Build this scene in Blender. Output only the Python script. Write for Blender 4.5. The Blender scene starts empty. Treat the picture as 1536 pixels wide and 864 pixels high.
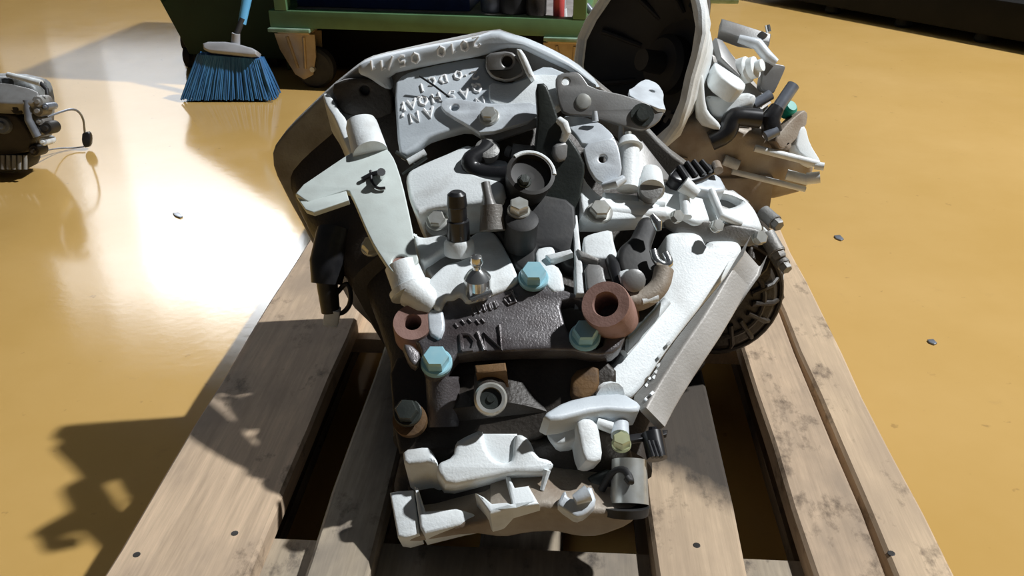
import bpy, bmesh, math, random
from mathutils import Vector, Matrix
random.seed(7)
S = bpy.context.scene
COL = S.collection

# ------------------------------------------------------------------ camera, world, sun, exposure
F_PX = 1330.0; PITCH = math.radians(28.3); CAM_H = 0.764
cd = bpy.data.cameras.new('camera'); cam = bpy.data.objects.new('camera', cd); COL.objects.link(cam)
cam.location = (0, 0, CAM_H); cam.rotation_euler = (math.pi/2 - PITCH, 0, 0)
cd.sensor_fit = 'HORIZONTAL'; cd.sensor_width = 36.0; cd.lens = 36.0*F_PX/1536.0
cd.clip_start = 0.02; cd.clip_end = 60
S.camera = cam
wd = bpy.data.worlds.new('workshop_air'); S.world = wd; wd.use_nodes = True
wb = wd.node_tree.nodes['Background']; wb.inputs[0].default_value = (0.80, 0.88, 1.0, 1); wb.inputs[1].default_value = 0.045
sl = bpy.data.lights.new('high_bay_lamp', 'POINT'); sl.energy = 2450; sl.shadow_soft_size = 0.10; sl.color = (0.965, 0.985, 1.0)
so = bpy.data.objects.new('high_bay_lamp', sl); COL.objects.link(so); so.location = (4.2, 1.85, 5.6)
S.view_settings.view_transform = 'Standard'; S.view_settings.look = 'None'
S.view_settings.exposure = 0.0; S.view_settings.gamma = 1.0
try: S.view_settings.use_curve_mapping = False
except Exception: pass

# ------------------------------------------------------------------ measuring helpers (photo pixel + real distance -> point in the room)
CO = Vector((0, 0, CAM_H)); FW = Vector((0, math.cos(PITCH), -math.sin(PITCH))); UPV = Vector((0, math.sin(PITCH), math.cos(PITCH)))
def ray(u, v): return FW + Vector((1, 0, 0))*((u-768)/F_PX) + UPV*((432-v)/F_PX)
def W(u, v, Y):
    d = ray(u, v); return CO + d*(Y/d.y)
def WZ(u, v, z):
    d = ray(u, v); return CO + d*((z-CAM_H)/d.z)
def onplane(u, v, pl):
    p0, n = pl; d = ray(u, v); return CO + d*((p0-CO).dot(n)/d.dot(n))
def PL(a, b, c):
    A, B, C_ = W(*a), W(*b), W(*c); n = (B-A).cross(C_-A).normalized()
    if n.dot(CO-A) < 0: n = -n
    return (A, n)
def PLN(a, n):
    n = Vector(n).normalized(); A = W(*a)
    if n.dot(CO-A) < 0: n = -n
    return (A, n)
def shift(pl, d): return (pl[0] + pl[1]*d, pl[1])
def px(r, u, v, Y): return r*(W(u, v, Y)-CO).dot(FW)/F_PX
PT = 0.144                                   # pallet top height

# ------------------------------------------------------------------ materials
def new_mat(name):
    m = bpy.data.materials.new(name); m.use_nodes = True
    nt = m.node_tree; b = nt.nodes['Principled BSDF']; return m, nt, b
def mat(name, col, rough=0.5, metal=0.0, col2=None, scale=20, amount=0.5, bump=0.0, bscale=200, coat=0.0, spec=None, detail=6, lo=0.4, hi=0.65, stretch=None):
    m, nt, b = new_mat(name)
    b.inputs['Base Color'].default_value = (*col, 1); b.inputs['Roughness'].default_value = rough; b.inputs['Metallic'].default_value = metal
    if coat: b.inputs['Coat Weight'].default_value = coat; b.inputs['Coat Roughness'].default_value = 0.08
    if spec is not None: b.inputs['Specular IOR Level'].default_value = spec
    tc = nt.nodes.new('ShaderNodeTexCoord'); vec = tc.outputs['Object']
    if stretch:
        mp = nt.nodes.new('ShaderNodeMapping'); mp.inputs['Scale'].default_value = stretch
        nt.links.new(vec, mp.inputs[0]); vec = mp.outputs[0]
    if col2 is not None:
        nz = nt.nodes.new('ShaderNodeTexNoise'); nz.inputs['Scale'].default_value = scale; nz.inputs['Detail'].default_value = detail
        nt.links.new(vec, nz.inputs['Vector'])
        cr = nt.nodes.new('ShaderNodeValToRGB'); cr.color_ramp.elements[0].position = lo; cr.color_ramp.elements[1].position = hi
        cr.color_ramp.elements[0].color = (*col, 1)
        c2 = [a*(1-amount)+b_*amount for a, b_ in zip(col, col2)]
        cr.color_ramp.elements[1].color = (*c2, 1)
        nt.links.new(nz.outputs['Fac'], cr.inputs[0]); nt.links.new(cr.outputs[0], b.inputs['Base Color'])
    if bump:
        n2 = nt.nodes.new('ShaderNodeTexNoise'); n2.inputs['Scale'].default_value = bscale; n2.inputs['Detail'].default_value = 4
        nt.links.new(vec, n2.inputs['Vector'])
        bp = nt.nodes.new('ShaderNodeBump'); bp.inputs['Strength'].default_value = bump; bp.inputs['Distance'].default_value = 0.002
        nt.links.new(n2.outputs['Fac'], bp.inputs['Height']); nt.links.new(bp.outputs[0], b.inputs['Normal'])
    return m
M = {}
M['alu'] = mat('cast_aluminium', (0.84, 0.885, 0.895), 0.48, 0.0, (0.46, 0.455, 0.43), 30, 0.7, 0.2, 420, lo=0.5, hi=0.8)
M['panel'] = mat('shaded_grey_casting', (0.66, 0.72, 0.765), 0.48, 0.0, (0.50, 0.55, 0.59), 16, 0.8, 0.12, 420)  # casting greyed to hold the shade on lip and panel faces
M['alu3'] = mat('shaded_ramp_casting', (0.50, 0.48, 0.45), 0.5, 0.1, (0.36, 0.34, 0.31), 20, 0.8, 0.2, 380)  # darker copy of the casting, for its less lit side
M['alu2'] = mat('machined_aluminium', (0.76, 0.82, 0.87), 0.38, 0.1, (0.4, 0.42, 0.45), 40, 0.5, 0.12, 500)
M['grime_shade'] = mat('oily_shaded_aluminium', (0.048, 0.039, 0.031), 0.5, 0.1, (0.024, 0.019, 0.014), 14, 0.9, 0.4, 260)  # oily dirt plus the shade of flank and front, in one colour
M['grey'] = mat('dull_grey_casting', (0.30, 0.30, 0.29), 0.5, 0.2, (0.16, 0.14, 0.12), 22, 0.8, 0.3, 380)
M['beige'] = mat('stained_bounce_lit_casting', (0.40, 0.35, 0.29), 0.55, 0.1, (0.22, 0.16, 0.11), 18, 0.8, 0.3, 300)  # dirt plus light bounced off floor and pallet, put into the colour
M['lever'] = mat('zinc_plated_lever', (0.66, 0.73, 0.70), 0.45, 0.0, (0.58, 0.63, 0.60), 60, 0.6, 0.05, 500)
M['plate'] = mat('grey_steel_plate', (0.27, 0.27, 0.265), 0.42, 0.3, (0.20, 0.19, 0.18), 30, 0.8, 0.08, 400)
M['tower'] = mat('shaded_olive_steel', (0.040, 0.047, 0.042), 0.4, 0.1, (0.022, 0.026, 0.024), 25, 0.9, 0.15, 300)  # near-black stands for the shade on the shift tower
M['iron'] = mat('black_cast_iron', (0.20, 0.19, 0.195), 0.33, 0.3, (0.06, 0.045, 0.045), 22, 0.9, 0.35, 480)
M['rust'] = mat('rusted_machined_iron', (0.36, 0.215, 0.18), 0.6, 0.15, (0.25, 0.14, 0.11), 60, 0.8, 0.15, 500)
M['ochre'] = mat('ochre_corrosion', (0.17, 0.09, 0.03), 0.7, 0.0, (0.07, 0.04, 0.02), 50, 0.8, 0.3, 300)
M['bluebolt'] = mat('blue_zinc_bolt', (0.36, 0.66, 0.76), 0.3, 0.15, (0.45, 0.72, 0.80), 90, 0.6)
M['steel'] = mat('bright_steel', (0.72, 0.74, 0.74), 0.2, 0.9, (0.5, 0.5, 0.48), 60, 0.6)
M['bolt'] = mat('zinc_bolt', (0.62, 0.63, 0.60), 0.32, 0.55, (0.42, 0.40, 0.33), 70, 0.6)
M['black'] = mat('black_plastic', (0.014, 0.014, 0.016), 0.3, 0.0, (0.03, 0.03, 0.032), 60, 0.7)
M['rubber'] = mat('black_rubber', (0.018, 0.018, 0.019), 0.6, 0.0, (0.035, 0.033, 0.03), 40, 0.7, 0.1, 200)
M['hole'] = mat('oily_bore', (0.02, 0.018, 0.016), 0.5, 0.1, (0.035, 0.03, 0.025), 60, 0.6)
M['paint'] = mat('white_paint_marker', (0.97, 0.98, 0.98), 0.5, 0.0, (0.93, 0.94, 0.95), 200, 0.5)
M['brass'] = mat('yellow_zinc', (0.62, 0.66, 0.40), 0.3, 0.5, (0.5, 0.5, 0.3), 60, 0.6)
M['green'] = mat('green_cart_paint', (0.12, 0.24, 0.115), 0.45, 0.0, (0.09, 0.17, 0.08), 12, 0.7, 0.05, 120)
M['dgreen'] = mat('dark_green_paint', (0.012, 0.05, 0.026), 0.55, 0.0, (0.008, 0.03, 0.018), 8, 0.7, 0.03, 100)
M['mint'] = mat('worn_pale_green_paint', (0.30, 0.42, 0.32), 0.5, 0.0, (0.16, 0.27, 0.16), 30, 0.8)
M['navy'] = mat('navy_plastic', (0.02, 0.045, 0.16), 0.4, 0.0, (0.015, 0.03, 0.11), 20, 0.7)
M['sky'] = mat('light_blue_plastic', (0.16, 0.50, 0.85), 0.35, 0.0, (0.12, 0.42, 0.75), 20, 0.7)
M['bristle'] = mat('blue_bristles', (0.045, 0.19, 0.42), 0.5, 0.0, (0.025, 0.11, 0.28), 60, 0.9, stretch=(1, 1, 0.06))
M['headgrey'] = mat('grey_broom_plastic', (0.42, 0.43, 0.46), 0.5, 0.0, (0.34, 0.35, 0.37), 30, 0.7)
M['red'] = mat('red_rubber_grip', (0.70, 0.10, 0.10), 0.45, 0.0, (0.55, 0.08, 0.08), 30, 0.7)
M['shelf'] = mat('scratched_shelf_sheet', (0.40, 0.37, 0.36), 0.5, 0.2, (0.26, 0.23, 0.22), 30, 0.8)
M['dark'] = mat('dark_machine_paint', (0.02, 0.02, 0.022), 0.55, 0.0, (0.035, 0.035, 0.035), 10, 0.7)
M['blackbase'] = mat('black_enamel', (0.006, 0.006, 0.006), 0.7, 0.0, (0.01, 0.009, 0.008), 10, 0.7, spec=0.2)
M['gunmetal'] = mat('grey_blue_steel', (0.20, 0.22, 0.26), 0.35, 0.4, (0.30, 0.33, 0.38), 40, 0.7)
M['teal'] = mat('teal_plastic', (0.0, 0.30, 0.24), 0.35, 0.0, (0.0, 0.2, 0.17), 40, 0.6)
M['engine'] = mat('weathered_engine_alloy', (0.26, 0.28, 0.29), 0.5, 0.25, (0.06, 0.055, 0.045), 36, 0.9, 0.5, 160, lo=0.42, hi=0.6)
M['zinc'] = mat('floor_tinted_zinc', (0.50, 0.38, 0.24), 0.3, 0.45, (0.38, 0.28, 0.17), 30, 0.6)  # tan of the reflected floor put into the zinc colour
M['wall'] = mat('workshop_wall_render', (0.035, 0.035, 0.035), 0.8, 0.0, (0.05, 0.05, 0.05), 3, 0.7)

def wood_mat(name, tone, dark, seed, grey, dark_patch=None):
    m, nt, b = new_mat(name)
    b.inputs['Roughness'].default_value = 0.72; b.inputs['Specular IOR Level'].default_value = 0.25
    tc = nt.nodes.new('ShaderNodeTexCoord')
    def noise(scale, st, det=6, rough=0.6):
        mp = nt.nodes.new('ShaderNodeMapping'); mp.inputs['Scale'].default_value = st; mp.inputs['Location'].default_value = (seed*3.1, seed*1.7, seed)
        nt.links.new(tc.outputs['Object'], mp.inputs[0])
        n = nt.nodes.new('ShaderNodeTexNoise'); n.inputs['Scale'].default_value = scale; n.inputs['Detail'].default_value = det; n.inputs['Roughness'].default_value = rough
        nt.links.new(mp.outputs[0], n.inputs['Vector']); return n
    g = noise(60, (1, 0.07, 1)); big = noise(7, (1, 0.55, 1), 5); sp = noise(24, (1, 0.6, 1), 8, 0.7); fine = noise(260, (1, 0.05, 1), 3)
    def ramp(n, p0, c0, p1, c1):
        r = nt.nodes.new('ShaderNodeValToRGB'); r.color_ramp.elements[0].position = p0; r.color_ramp.elements[1].position = p1
        r.color_ramp.elements[0].color = (*c0, 1); r.color_ramp.elements[1].color = (*c1, 1); nt.links.new(n.outputs['Fac'], r.inputs[0]); return r
    def mix(fac, a, c, mode='MIX', val=None):
        x = nt.nodes.new('ShaderNodeMix'); x.data_type = 'RGBA'; x.blend_type = mode
        if val is not None: x.inputs[0].default_value = val
        else: nt.links.new(fac, x.inputs[0])
        nt.links.new(a, x.inputs[6])
        if isinstance(c, tuple): x.inputs[7].default_value = (*c, 1)
        else: nt.links.new(c, x.inputs[7])
        return x.outputs[2]
    base = ramp(g, 0.30, tuple(t*0.80 for t in tone), 0.70, tuple(min(1, t*1.12) for t in tone))
    f = ramp(fine, 0.35, (0.82, 0.82, 0.82), 0.65, (1, 1, 1))
    c = mix(None, base.outputs[0], f.outputs[0], 'MULTIPLY', 1.0)
    gm = ramp(big, 0.42, (0, 0, 0), 0.62, (0.85, 0.85, 0.85)); c = mix(gm.outputs[0], c, grey)
    sm = ramp(sp, 0.56, (0, 0, 0), 0.70, (0.9, 0.9, 0.9)); c = mix(sm.outputs[0], c, dark)
    if dark_patch:                                   # one board is darker beyond a slanting edge
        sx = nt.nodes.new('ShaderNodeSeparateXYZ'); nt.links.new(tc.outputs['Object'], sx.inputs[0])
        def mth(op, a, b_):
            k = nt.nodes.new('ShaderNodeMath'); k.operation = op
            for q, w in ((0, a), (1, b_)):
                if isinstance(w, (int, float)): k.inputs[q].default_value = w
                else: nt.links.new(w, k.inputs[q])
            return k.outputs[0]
        e = mth('ADD', sx.outputs['Y'], mth('MULTIPLY', sx.outputs['X'], dark_patch[1]))
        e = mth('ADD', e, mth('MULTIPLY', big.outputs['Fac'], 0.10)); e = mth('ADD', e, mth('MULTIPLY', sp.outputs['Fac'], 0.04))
        e = mth('DIVIDE', mth('SUBTRACT', e, dark_patch[0]), 0.05); k = nt.nodes.new('ShaderNodeClamp'); nt.links.new(e, k.inputs[0])
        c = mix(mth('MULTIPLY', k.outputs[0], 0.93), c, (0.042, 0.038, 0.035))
    nt.links.new(c, b.inputs['Base Color'])
    bp = nt.nodes.new('ShaderNodeBump'); bp.inputs['Strength'].default_value = 0.35; bp.inputs['Distance'].default_value = 0.002
    nt.links.new(g.outputs['Fac'], bp.inputs['Height']); nt.links.new(bp.outputs[0], b.inputs['Normal'])
    return m
WOODS = [wood_mat('pallet_wood_a', (0.64, 0.475, 0.325), (0.11, 0.08, 0.055), 1, (0.34, 0.26, 0.19)),
         wood_mat('pallet_wood_b', (0.46, 0.38, 0.28), (0.06, 0.05, 0.045), 2, (0.18, 0.16, 0.14)),
         wood_mat('pallet_wood_c', (0.68, 0.51, 0.34), (0.14, 0.10, 0.07), 3, (0.48, 0.36, 0.25)),
         wood_mat('pallet_wood_dark_patch', (0.66, 0.50, 0.34), (0.13, 0.095, 0.065), 4, (0.44, 0.33, 0.23), (0.385, 0.76)),
         wood_mat('pallet_wood_shaded', (0.17, 0.12, 0.08), (0.04, 0.03, 0.025), 5, (0.10, 0.08, 0.06))]  # wood darkened so the gaps between deck boards stay dark

def floor_mat():
    m, nt, b = new_mat('yellow_epoxy_floor')
    tc = nt.nodes.new('ShaderNodeTexCoord')
    def noise(s, d=6, r=0.6):
        n = nt.nodes.new('ShaderNodeTexNoise'); n.inputs['Scale'].default_value = s; n.inputs['Detail'].default_value = d; n.inputs['Roughness'].default_value = r
        nt.links.new(tc.outputs['Object'], n.inputs['Vector']); return n
    def ramp(n, p0, c0, p1, c1):
        r = nt.nodes.new('ShaderNodeValToRGB'); r.color_ramp.elements[0].position = p0; r.color_ramp.elements[1].position = p1
        r.color_ramp.elements[0].color = (*c0, 1); r.color_ramp.elements[1].color = (*c1, 1); nt.links.new(n.outputs['Fac'], r.inputs[0]); return r
    def mix(fac, a, c):
        x = nt.nodes.new('ShaderNodeMix'); x.data_type = 'RGBA'; nt.links.new(fac, x.inputs[0]); nt.links.new(a, x.inputs[6])
        x.inputs[7].default_value = (*c, 1); return x.outputs[2]
    a = ramp(noise(2.2, 5), 0.35, (0.57, 0.352, 0.108), 0.7, (0.63, 0.40, 0.14))
    sp = ramp(noise(38, 3, 0.5), 0.70, (0, 0, 0), 0.76, (0.5, 0.5, 0.5)); c = mix(sp.outputs[0], a.outputs[0], (0.30, 0.18, 0.07))
    sc = ramp(noise(9, 10, 0.75), 0.62, (0, 0, 0), 0.74, (0.35, 0.35, 0.35)); c = mix(sc.outputs[0], c, (0.42, 0.27, 0.11))
    nt.links.new(c, b.inputs['Base Color'])
    b.inputs['Specular IOR Level'].default_value = 0.5
    rr = ramp(noise(14, 6), 0.3, (0.09, 0.09, 0.09), 0.8, (0.14, 0.14, 0.14)); nt.links.new(rr.outputs[0], b.inputs['Roughness'])
    bp = nt.nodes.new('ShaderNodeBump'); bp.inputs['Strength'].default_value = 0.05; bp.inputs['Distance'].default_value = 0.002
    n3 = noise(60, 3); nt.links.new(n3.outputs['Fac'], bp.inputs['Height']); nt.links.new(bp.outputs[0], b.inputs['Normal'])
    return m
M['floor'] = floor_mat()
def emit_mat(name, col, strength):
    m, nt, b = new_mat(name)
    b.inputs['Base Color'].default_value = (0.02, 0.02, 0.02, 1); b.inputs['Emission Color'].default_value = (*col, 1); b.inputs['Emission Strength'].default_value = strength
    return m
PANE = {k: emit_mat('daylit_window_pane_%d' % k, (0.93, 0.96, 1.0), k/10.0) for k in (3, 6, 10, 14, 20, 26, 32, 42, 62, 80, 95, 115, 130, 150)}

# ------------------------------------------------------------------ mesh helpers
class MB:
    def __init__(s): s.v = []; s.f = []
    def add(s, vs, fs):
        o = len(s.v); s.v += [Vector(x) for x in vs]; s.f += [[i+o for i in f] for f in fs]; return s
    def box(s, c, size, rot=None, bev=0.0):
        bm = bmesh.new(); bmesh.ops.create_cube(bm, size=1.0); bmesh.ops.scale(bm, vec=Vector(size), verts=bm.verts)
        if bev: bmesh.ops.bevel(bm, geom=list(bm.edges), offset=bev, segments=2, affect='EDGES', profile=0.6)
        R = rot if rot else Matrix.Identity(3)
        bm.verts.index_update()
        s.add([R @ v.co + Vector(c) for v in bm.verts], [[v.index for v in f.verts] for f in bm.faces]); bm.free(); return s
    def tube(s, pts, rad, seg=20, cap=True):
        pts = [Vector(p) for p in pts]; n = len(pts)
        if not isinstance(rad, (list, tuple)): rad = [rad]*n
        rings = []; t0 = (pts[1]-pts[0]).normalized()
        ref = Vector((0, 0, 1)) if abs(t0.z) < 0.9 else Vector((1, 0, 0))
        x = t0.cross(ref).normalized()
        for i, p in enumerate(pts):
            a = pts[max(i-1, 0)]; b = pts[min(i+1, n-1)]
            t = (b-a); t = t.normalized() if t.length > 1e-9 else t0
            xx = x - t*x.dot(t); x = xx.normalized() if xx.length > 1e-6 else x
            y = t.cross(x)
            rings.append([p + (x*math.cos(2*math.pi*k/seg) + y*math.sin(2*math.pi*k/seg))*rad[i] for k in range(seg)])
        vs = [q for r in rings for q in r]; fs = []
        for i in range(n-1):
            for k in range(seg):
                k2 = (k+1) % seg; fs.append([i*seg+k, i*seg+k2, (i+1)*seg+k2, (i+1)*seg+k])
        if cap: fs.append(list(range(seg-1, -1, -1))); fs.append([(n-1)*seg+k for k in range(seg)])
        return s.add(vs, fs)
    def lathe(s, o, axis, prof, seg=28, phase=0.0):
        o = Vector(o); a = Vector(axis).normalized(); ref = Vector((0, 0, 1)) if abs(a.z) < 0.9 else Vector((1, 0, 0))
        x = a.cross(ref).normalized(); y = a.cross(x)
        vs = []; fs = []; n = len(prof)
        for (r, h) in prof:
            for k in range(seg):
                an = 2*math.pi*k/seg + phase; vs.append(o + a*h + (x*math.cos(an)+y*math.sin(an))*max(r, 1e-5))
        for i in range(n-1):
            for k in range(seg):
                k2 = (k+1) % seg; fs.append([i*seg+k, i*seg+k2, (i+1)*seg+k2, (i+1)*seg+k])
        fs.append(list(range(seg-1, -1, -1))); fs.append([(n-1)*seg+k for k in range(seg)])
        return s.add(vs, fs)
    def loft(s, rings):
        n = len(rings[0]); vs = [q for r in rings for q in r]; fs = []
        for i in range(len(rings)-1):
            for k in range(n):
                k2 = (k+1) % n; fs.append([i*n+k, i*n+k2, (i+1)*n+k2, (i+1)*n+k])
        fs.append(list(range(n-1, -1, -1))); fs.append([(len(rings)-1)*n+k for k in range(n)])
        return s.add(vs, fs)
    def slab(s, pl, outline, t, bev=0.002, rnd=1, holes=(), res=2):
        """solid plate: outline drawn on plane pl (its front face), thickness t behind it, rounded edges, real holes"""
        p0, n = pl; ex = Vector((1, 0, 0)); ex = (ex - n*ex.dot(n)).normalized(); ey = n.cross(ex)
        def to2(uv):
            q = onplane(uv[0], uv[1], pl) - p0; return (q.dot(ex), q.dot(ey))
        cu = bpy.data.curves.new('tmp', 'CURVE'); cu.dimensions = '2D'; cu.fill_mode = 'BOTH'
        bev = min(bev, t*0.45)
        cu.extrude = t/2 - bev; cu.bevel_depth = bev; cu.bevel_resolution = res; cu.offset = -bev
        def spl(p2):
            sp = cu.splines.new('POLY'); sp.points.add(len(p2)-1)
            for i, (x, y) in enumerate(p2): sp.points[i].co = (x, y, 0, 1)
            sp.use_cyclic_u = True
        spl(chaikin([to2(p) for p in outline], rnd))
        for h in holes:
            if len(h) == 3:
                c = to2((h[0], h[1])); e = to2((h[0]+h[2], h[1])); r = math.hypot(e[0]-c[0], e[1]-c[1])
                spl([(c[0]+r*math.cos(2*math.pi*k/20), c[1]+r*math.sin(2*math.pi*k/20)) for k in range(20)])
            else: spl(chaikin([to2(p) for p in h], rnd))
        o = bpy.data.objects.new('tmp', cu); me = o.to_mesh()
        vs = [p0 + ex*v.co.x + ey*v.co.y + n*(v.co.z - t/2) for v in me.vertices]
        s.add(vs, [list(p.vertices) for p in me.polygons])
        o.to_mesh_clear(); bpy.data.objects.remove(o); bpy.data.curves.remove(cu); return s
    def build(s, name, m, parent=None, origin=None, sharp=35):
        base = Vector((0, 0, 0))
        if parent is not None:
            base = ROOT_POS[parent.name]
        elif origin is not None: base = Vector(origin)
        me = bpy.data.meshes.new(name); me.from_pydata([v-base for v in s.v], [], s.f)
        bm = bmesh.new(); bm.from_mesh(me); bmesh.ops.remove_doubles(bm, verts=bm.verts, dist=1e-6); bmesh.ops.recalc_face_normals(bm, faces=bm.faces); bm.to_mesh(me); bm.free()
        for p in me.polygons: p.use_smooth = True
        me.set_sharp_from_angle(angle=math.radians(sharp))
        me.materials.append(M[m] if isinstance(m, str) else m)
        o = bpy.data.objects.new(name, me); COL.objects.link(o)
        if parent is not None: o.parent = parent; ROOT_POS[o.name] = base
        else: o.location = base; ROOT_POS[o.name] = base
        return o
ROOT_POS = {}
def chaikin(p, n):
    for _ in range(n):
        q = []
        for i in range(len(p)):
            a = p[i]; b = p[(i+1) % len(p)]
            q.append((a[0]*0.8+b[0]*0.2, a[1]*0.8+b[1]*0.2)); q.append((a[0]*0.2+b[0]*0.8, a[1]*0.2+b[1]*0.8))
        p = q
    return p
def thing(name, label, cat, loc, group=None):
    o = bpy.data.objects.new(name, None); o.empty_display_size = 0.05; COL.objects.link(o); o.location = loc; ROOT_POS[o.name] = Vector(loc)
    return tag(o, label, cat, group)
def tag(o, label, cat, group=None):
    o['label'] = label; o['category'] = cat
    if group: o['group'] = group
    return o
def struct(o): o['kind'] = 'structure'; return o
def T(pts, r, seg=18, mb=None):
    """tube through (u,v,Y) points, radius in photo pixels at the first point"""
    mb = mb or MB(); rr = r if isinstance(r, (list, tuple)) else [r]*len(pts)
    mb.tube([W(*p) for p in pts], [px(q, *p) for q, p in zip(rr, pts)], seg); return mb
def hexbolt(mb, p, axis, r, h, flange=1.35, up=0.0):
    mb.lathe(p, axis, [(r*flange, 0), (r*flange, h*0.22), (r*flange*0.92, h*0.3)], 24)
    mb.lathe(p, axis, [(r*1.06, h*0.25), (r*1.06, h*0.86), (r*0.92, h), (r*0.5, h*1.01)], 6, up); return mb
def smooth_path(pts, n=3):
    pts = [Vector(p) for p in pts]
    for _ in range(n):
        q = [pts[0]]
        for a, b in zip(pts[:-1], pts[1:]): q += [a*0.75+b*0.25, a*0.25+b*0.75]
        q.append(pts[-1]); pts = q
    return pts

# ------------------------------------------------------------------ structure: floor and far wall with the big daylight window
fl = MB().add([(-9, -3, 0), (9, -3, 0), (9, 8.2, 0), (-9, 8.2, 0)], [[0, 1, 2, 3]]).build('floor', 'floor'); struct(fl)
WY = 8.0; wx0, wx1, wz0, wz1 = -4.65, -0.9, 1.08, 4.5
wm = MB()
wm.box(((-9+wx0)/2, WY+0.1, 3.5), (wx0+9, 0.2, 7)); wm.box(((9+wx1)/2, WY+0.1, 3.5), (9-wx1, 0.2, 7))
wm.box(((wx0+wx1)/2, WY+0.1, wz0/2), (wx1-wx0, 0.2, wz0)); wm.box(((wx0+wx1)/2, WY+0.1, (wz1+7)/2), (wx1-wx0, 0.2, 7-wz1))
struct(wm.build('wall_far', 'wall'))
wf = MB(); nx, nz = 8, 10
for i in range(nx+1): wf.box((wx0+(wx1-wx0)*i/nx, WY+0.11, (wz0+wz1)/2), (0.012, 0.04, wz1-wz0))
for i in range(nz+1): wf.box(((wx0+wx1)/2, WY+0.11, wz0+(wz1-wz0)*i/nz), (wx1-wx0, 0.04, 0.012))
win = struct(wf.build('window_1', 'grey'))
ROWS = (22, 28, 36, 44, 62, 100, 150, 140, 55, 16)                # pane glow graded by row to shape the floor glare
for i in range(nx):
    for j in range(nz):
        e = ROWS[j]*((0.25, 0.6, 0.95)[i] if i < 3 else 1.0)*(0.75 if (i < 3 and j > 4) else 1.0)
        k_ = min(PANE, key=lambda k: abs(k-e))
        MB().box((wx0+(wx1-wx0)*(i+0.5)/nx, WY+0.08, wz0+(wz1-wz0)*(j+0.5)/nz), ((wx1-wx0)/nx-0.001, 0.01, (wz1-wz0)/nz-0.001)).build('pane', PANE[k_], win)

# ------------------------------------------------------------------ the pallet
YAW = math.radians(-3.37)
A_DIR = Vector((-math.sin(YAW), math.cos(YAW), 0)); P_DIR = Vector((math.cos(YAW), math.sin(YAW), 0))
def perp(u, v): q = WZ(u, v, PT); return q.dot(P_DIR)
PAL0 = A_DIR*0.5
pal = thing('pallet', 'worn wooden pallet of weathered stained boards under the gearboxes', 'pallet', (PAL0.x, PAL0.y, 0)); pal.rotation_euler.z = YAW
def wob(x0, x1, y0, y1, z0, z1, m, name, seed, chips=0.004):
    """a board built in the pallet's own frame: x across, y along, ragged long edges, eased arrises"""
    rnd = random.Random(seed); L = y1-y0; n = 12; vs = []
    for i in range(n+1):
        y = y0 + L*i/n; a = rnd.uniform(0, chips); b = rnd.uniform(0, chips); e = 0.0035
        vs += [(x0+a+e, y, z1), (x1-b-e, y, z1), (x1-b, y, z1-e), (x1-b*0.4, y, z0), (x0+a*0.4, y, z0), (x0+a, y, z1-e)]
    fs = []
    for i in range(n):
        for k in range(6):
            k2 = (k+1) % 6; fs.append([i*6+k, i*6+k2, (i+1)*6+k2, (i+1)*6+k])
    fs.append([5, 4, 3, 2, 1, 0]); fs.append([n*6+k for k in range(6)])
    me = bpy.data.meshes.new(name); me.from_pydata(vs, [], fs); me.materials.append(m)
    bm = bmesh.new(); bm.from_mesh(me); bmesh.ops.recalc_face_normals(bm, faces=bm.faces); bm.to_mesh(me); bm.free()
    o = bpy.data.objects.new(name, me); COL.objects.link(o); o.parent = pal; return o
xl0, xl1 = perp(192, 794), perp(416, 766); xm0, xm1 = perp(506, 710), perp(567, 814)
xr0, xr1 = perp(971, 769), perp(1093, 720); xo0, xo1 = perp(1164, 689), perp(1324, 644); xc = perp(1262, 684)
LEN = 1.2
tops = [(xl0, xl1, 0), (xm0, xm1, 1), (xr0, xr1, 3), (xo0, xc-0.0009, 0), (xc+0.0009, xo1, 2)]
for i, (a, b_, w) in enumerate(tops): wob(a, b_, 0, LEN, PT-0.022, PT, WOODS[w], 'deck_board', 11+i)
yb = [(0.0, 0.148), (0.53, 0.67), (LEN-0.145, LEN)]
for i, (a, b_) in enumerate(yb): wob(xl0, xo1, a, b_, PT-0.044, PT-0.0222, WOODS[(i+1) % 3], 'stringer_board', 31+i, 0.002)
for i, (a, b_) in enumerate([(xl0, xl0+0.10), ((xm1+xr0)/2-0.05, (xm1+xr0)/2+0.05), (xo1-0.10, xo1)]):
    wob(a, b_, 0, LEN, 0.0, 0.022, WOODS[1], 'runner_board', 41+i)
    if i == 1:
        for j, (c, d) in enumerate(yb): wob(a, b_, c, d, 0.0222, PT-0.0442, WOODS[2], 'spacer_block', 51+i*3+j, 0.001)
    else: wob(a, b_, 0, LEN, 0.0222, PT-0.0442, WOODS[4], 'shade_bearer', 51+i, 0.001)  # solid beams added at the sides to keep light out
for i, (a, b_) in enumerate([(xm0+0.004, xm1-0.004), (xr0+0.004, xr1-0.004)]): wob(a, b_, 0.002, LEN-0.002, 0.0005, PT-0.0442, WOODS[4], 'shade_bearer', 81+i, 0.001)  # more beams added under the mid boards to block light
for (u, v) in [(1045, 818), (1337, 830), (205, 832), (352, 800)]:
    q = WZ(u, v, PT); d = q - Vector((PAL0.x, PAL0.y, 0))
    lx, ly = d.dot(P_DIR), d.dot(A_DIR)
    nb = MB().lathe((lx, ly, PT-0.001), (0, 0, 1), [(0.0036, 0), (0.0036, 0.0012), (0.003, 0.0013)], 10)
    me = bpy.data.meshes.new('nail'); me.from_pydata(nb.v, [], nb.f); me.materials.append(M['hole'])
    o = bpy.data.objects.new('nail', me); COL.objects.link(o); o.parent = pal

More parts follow.
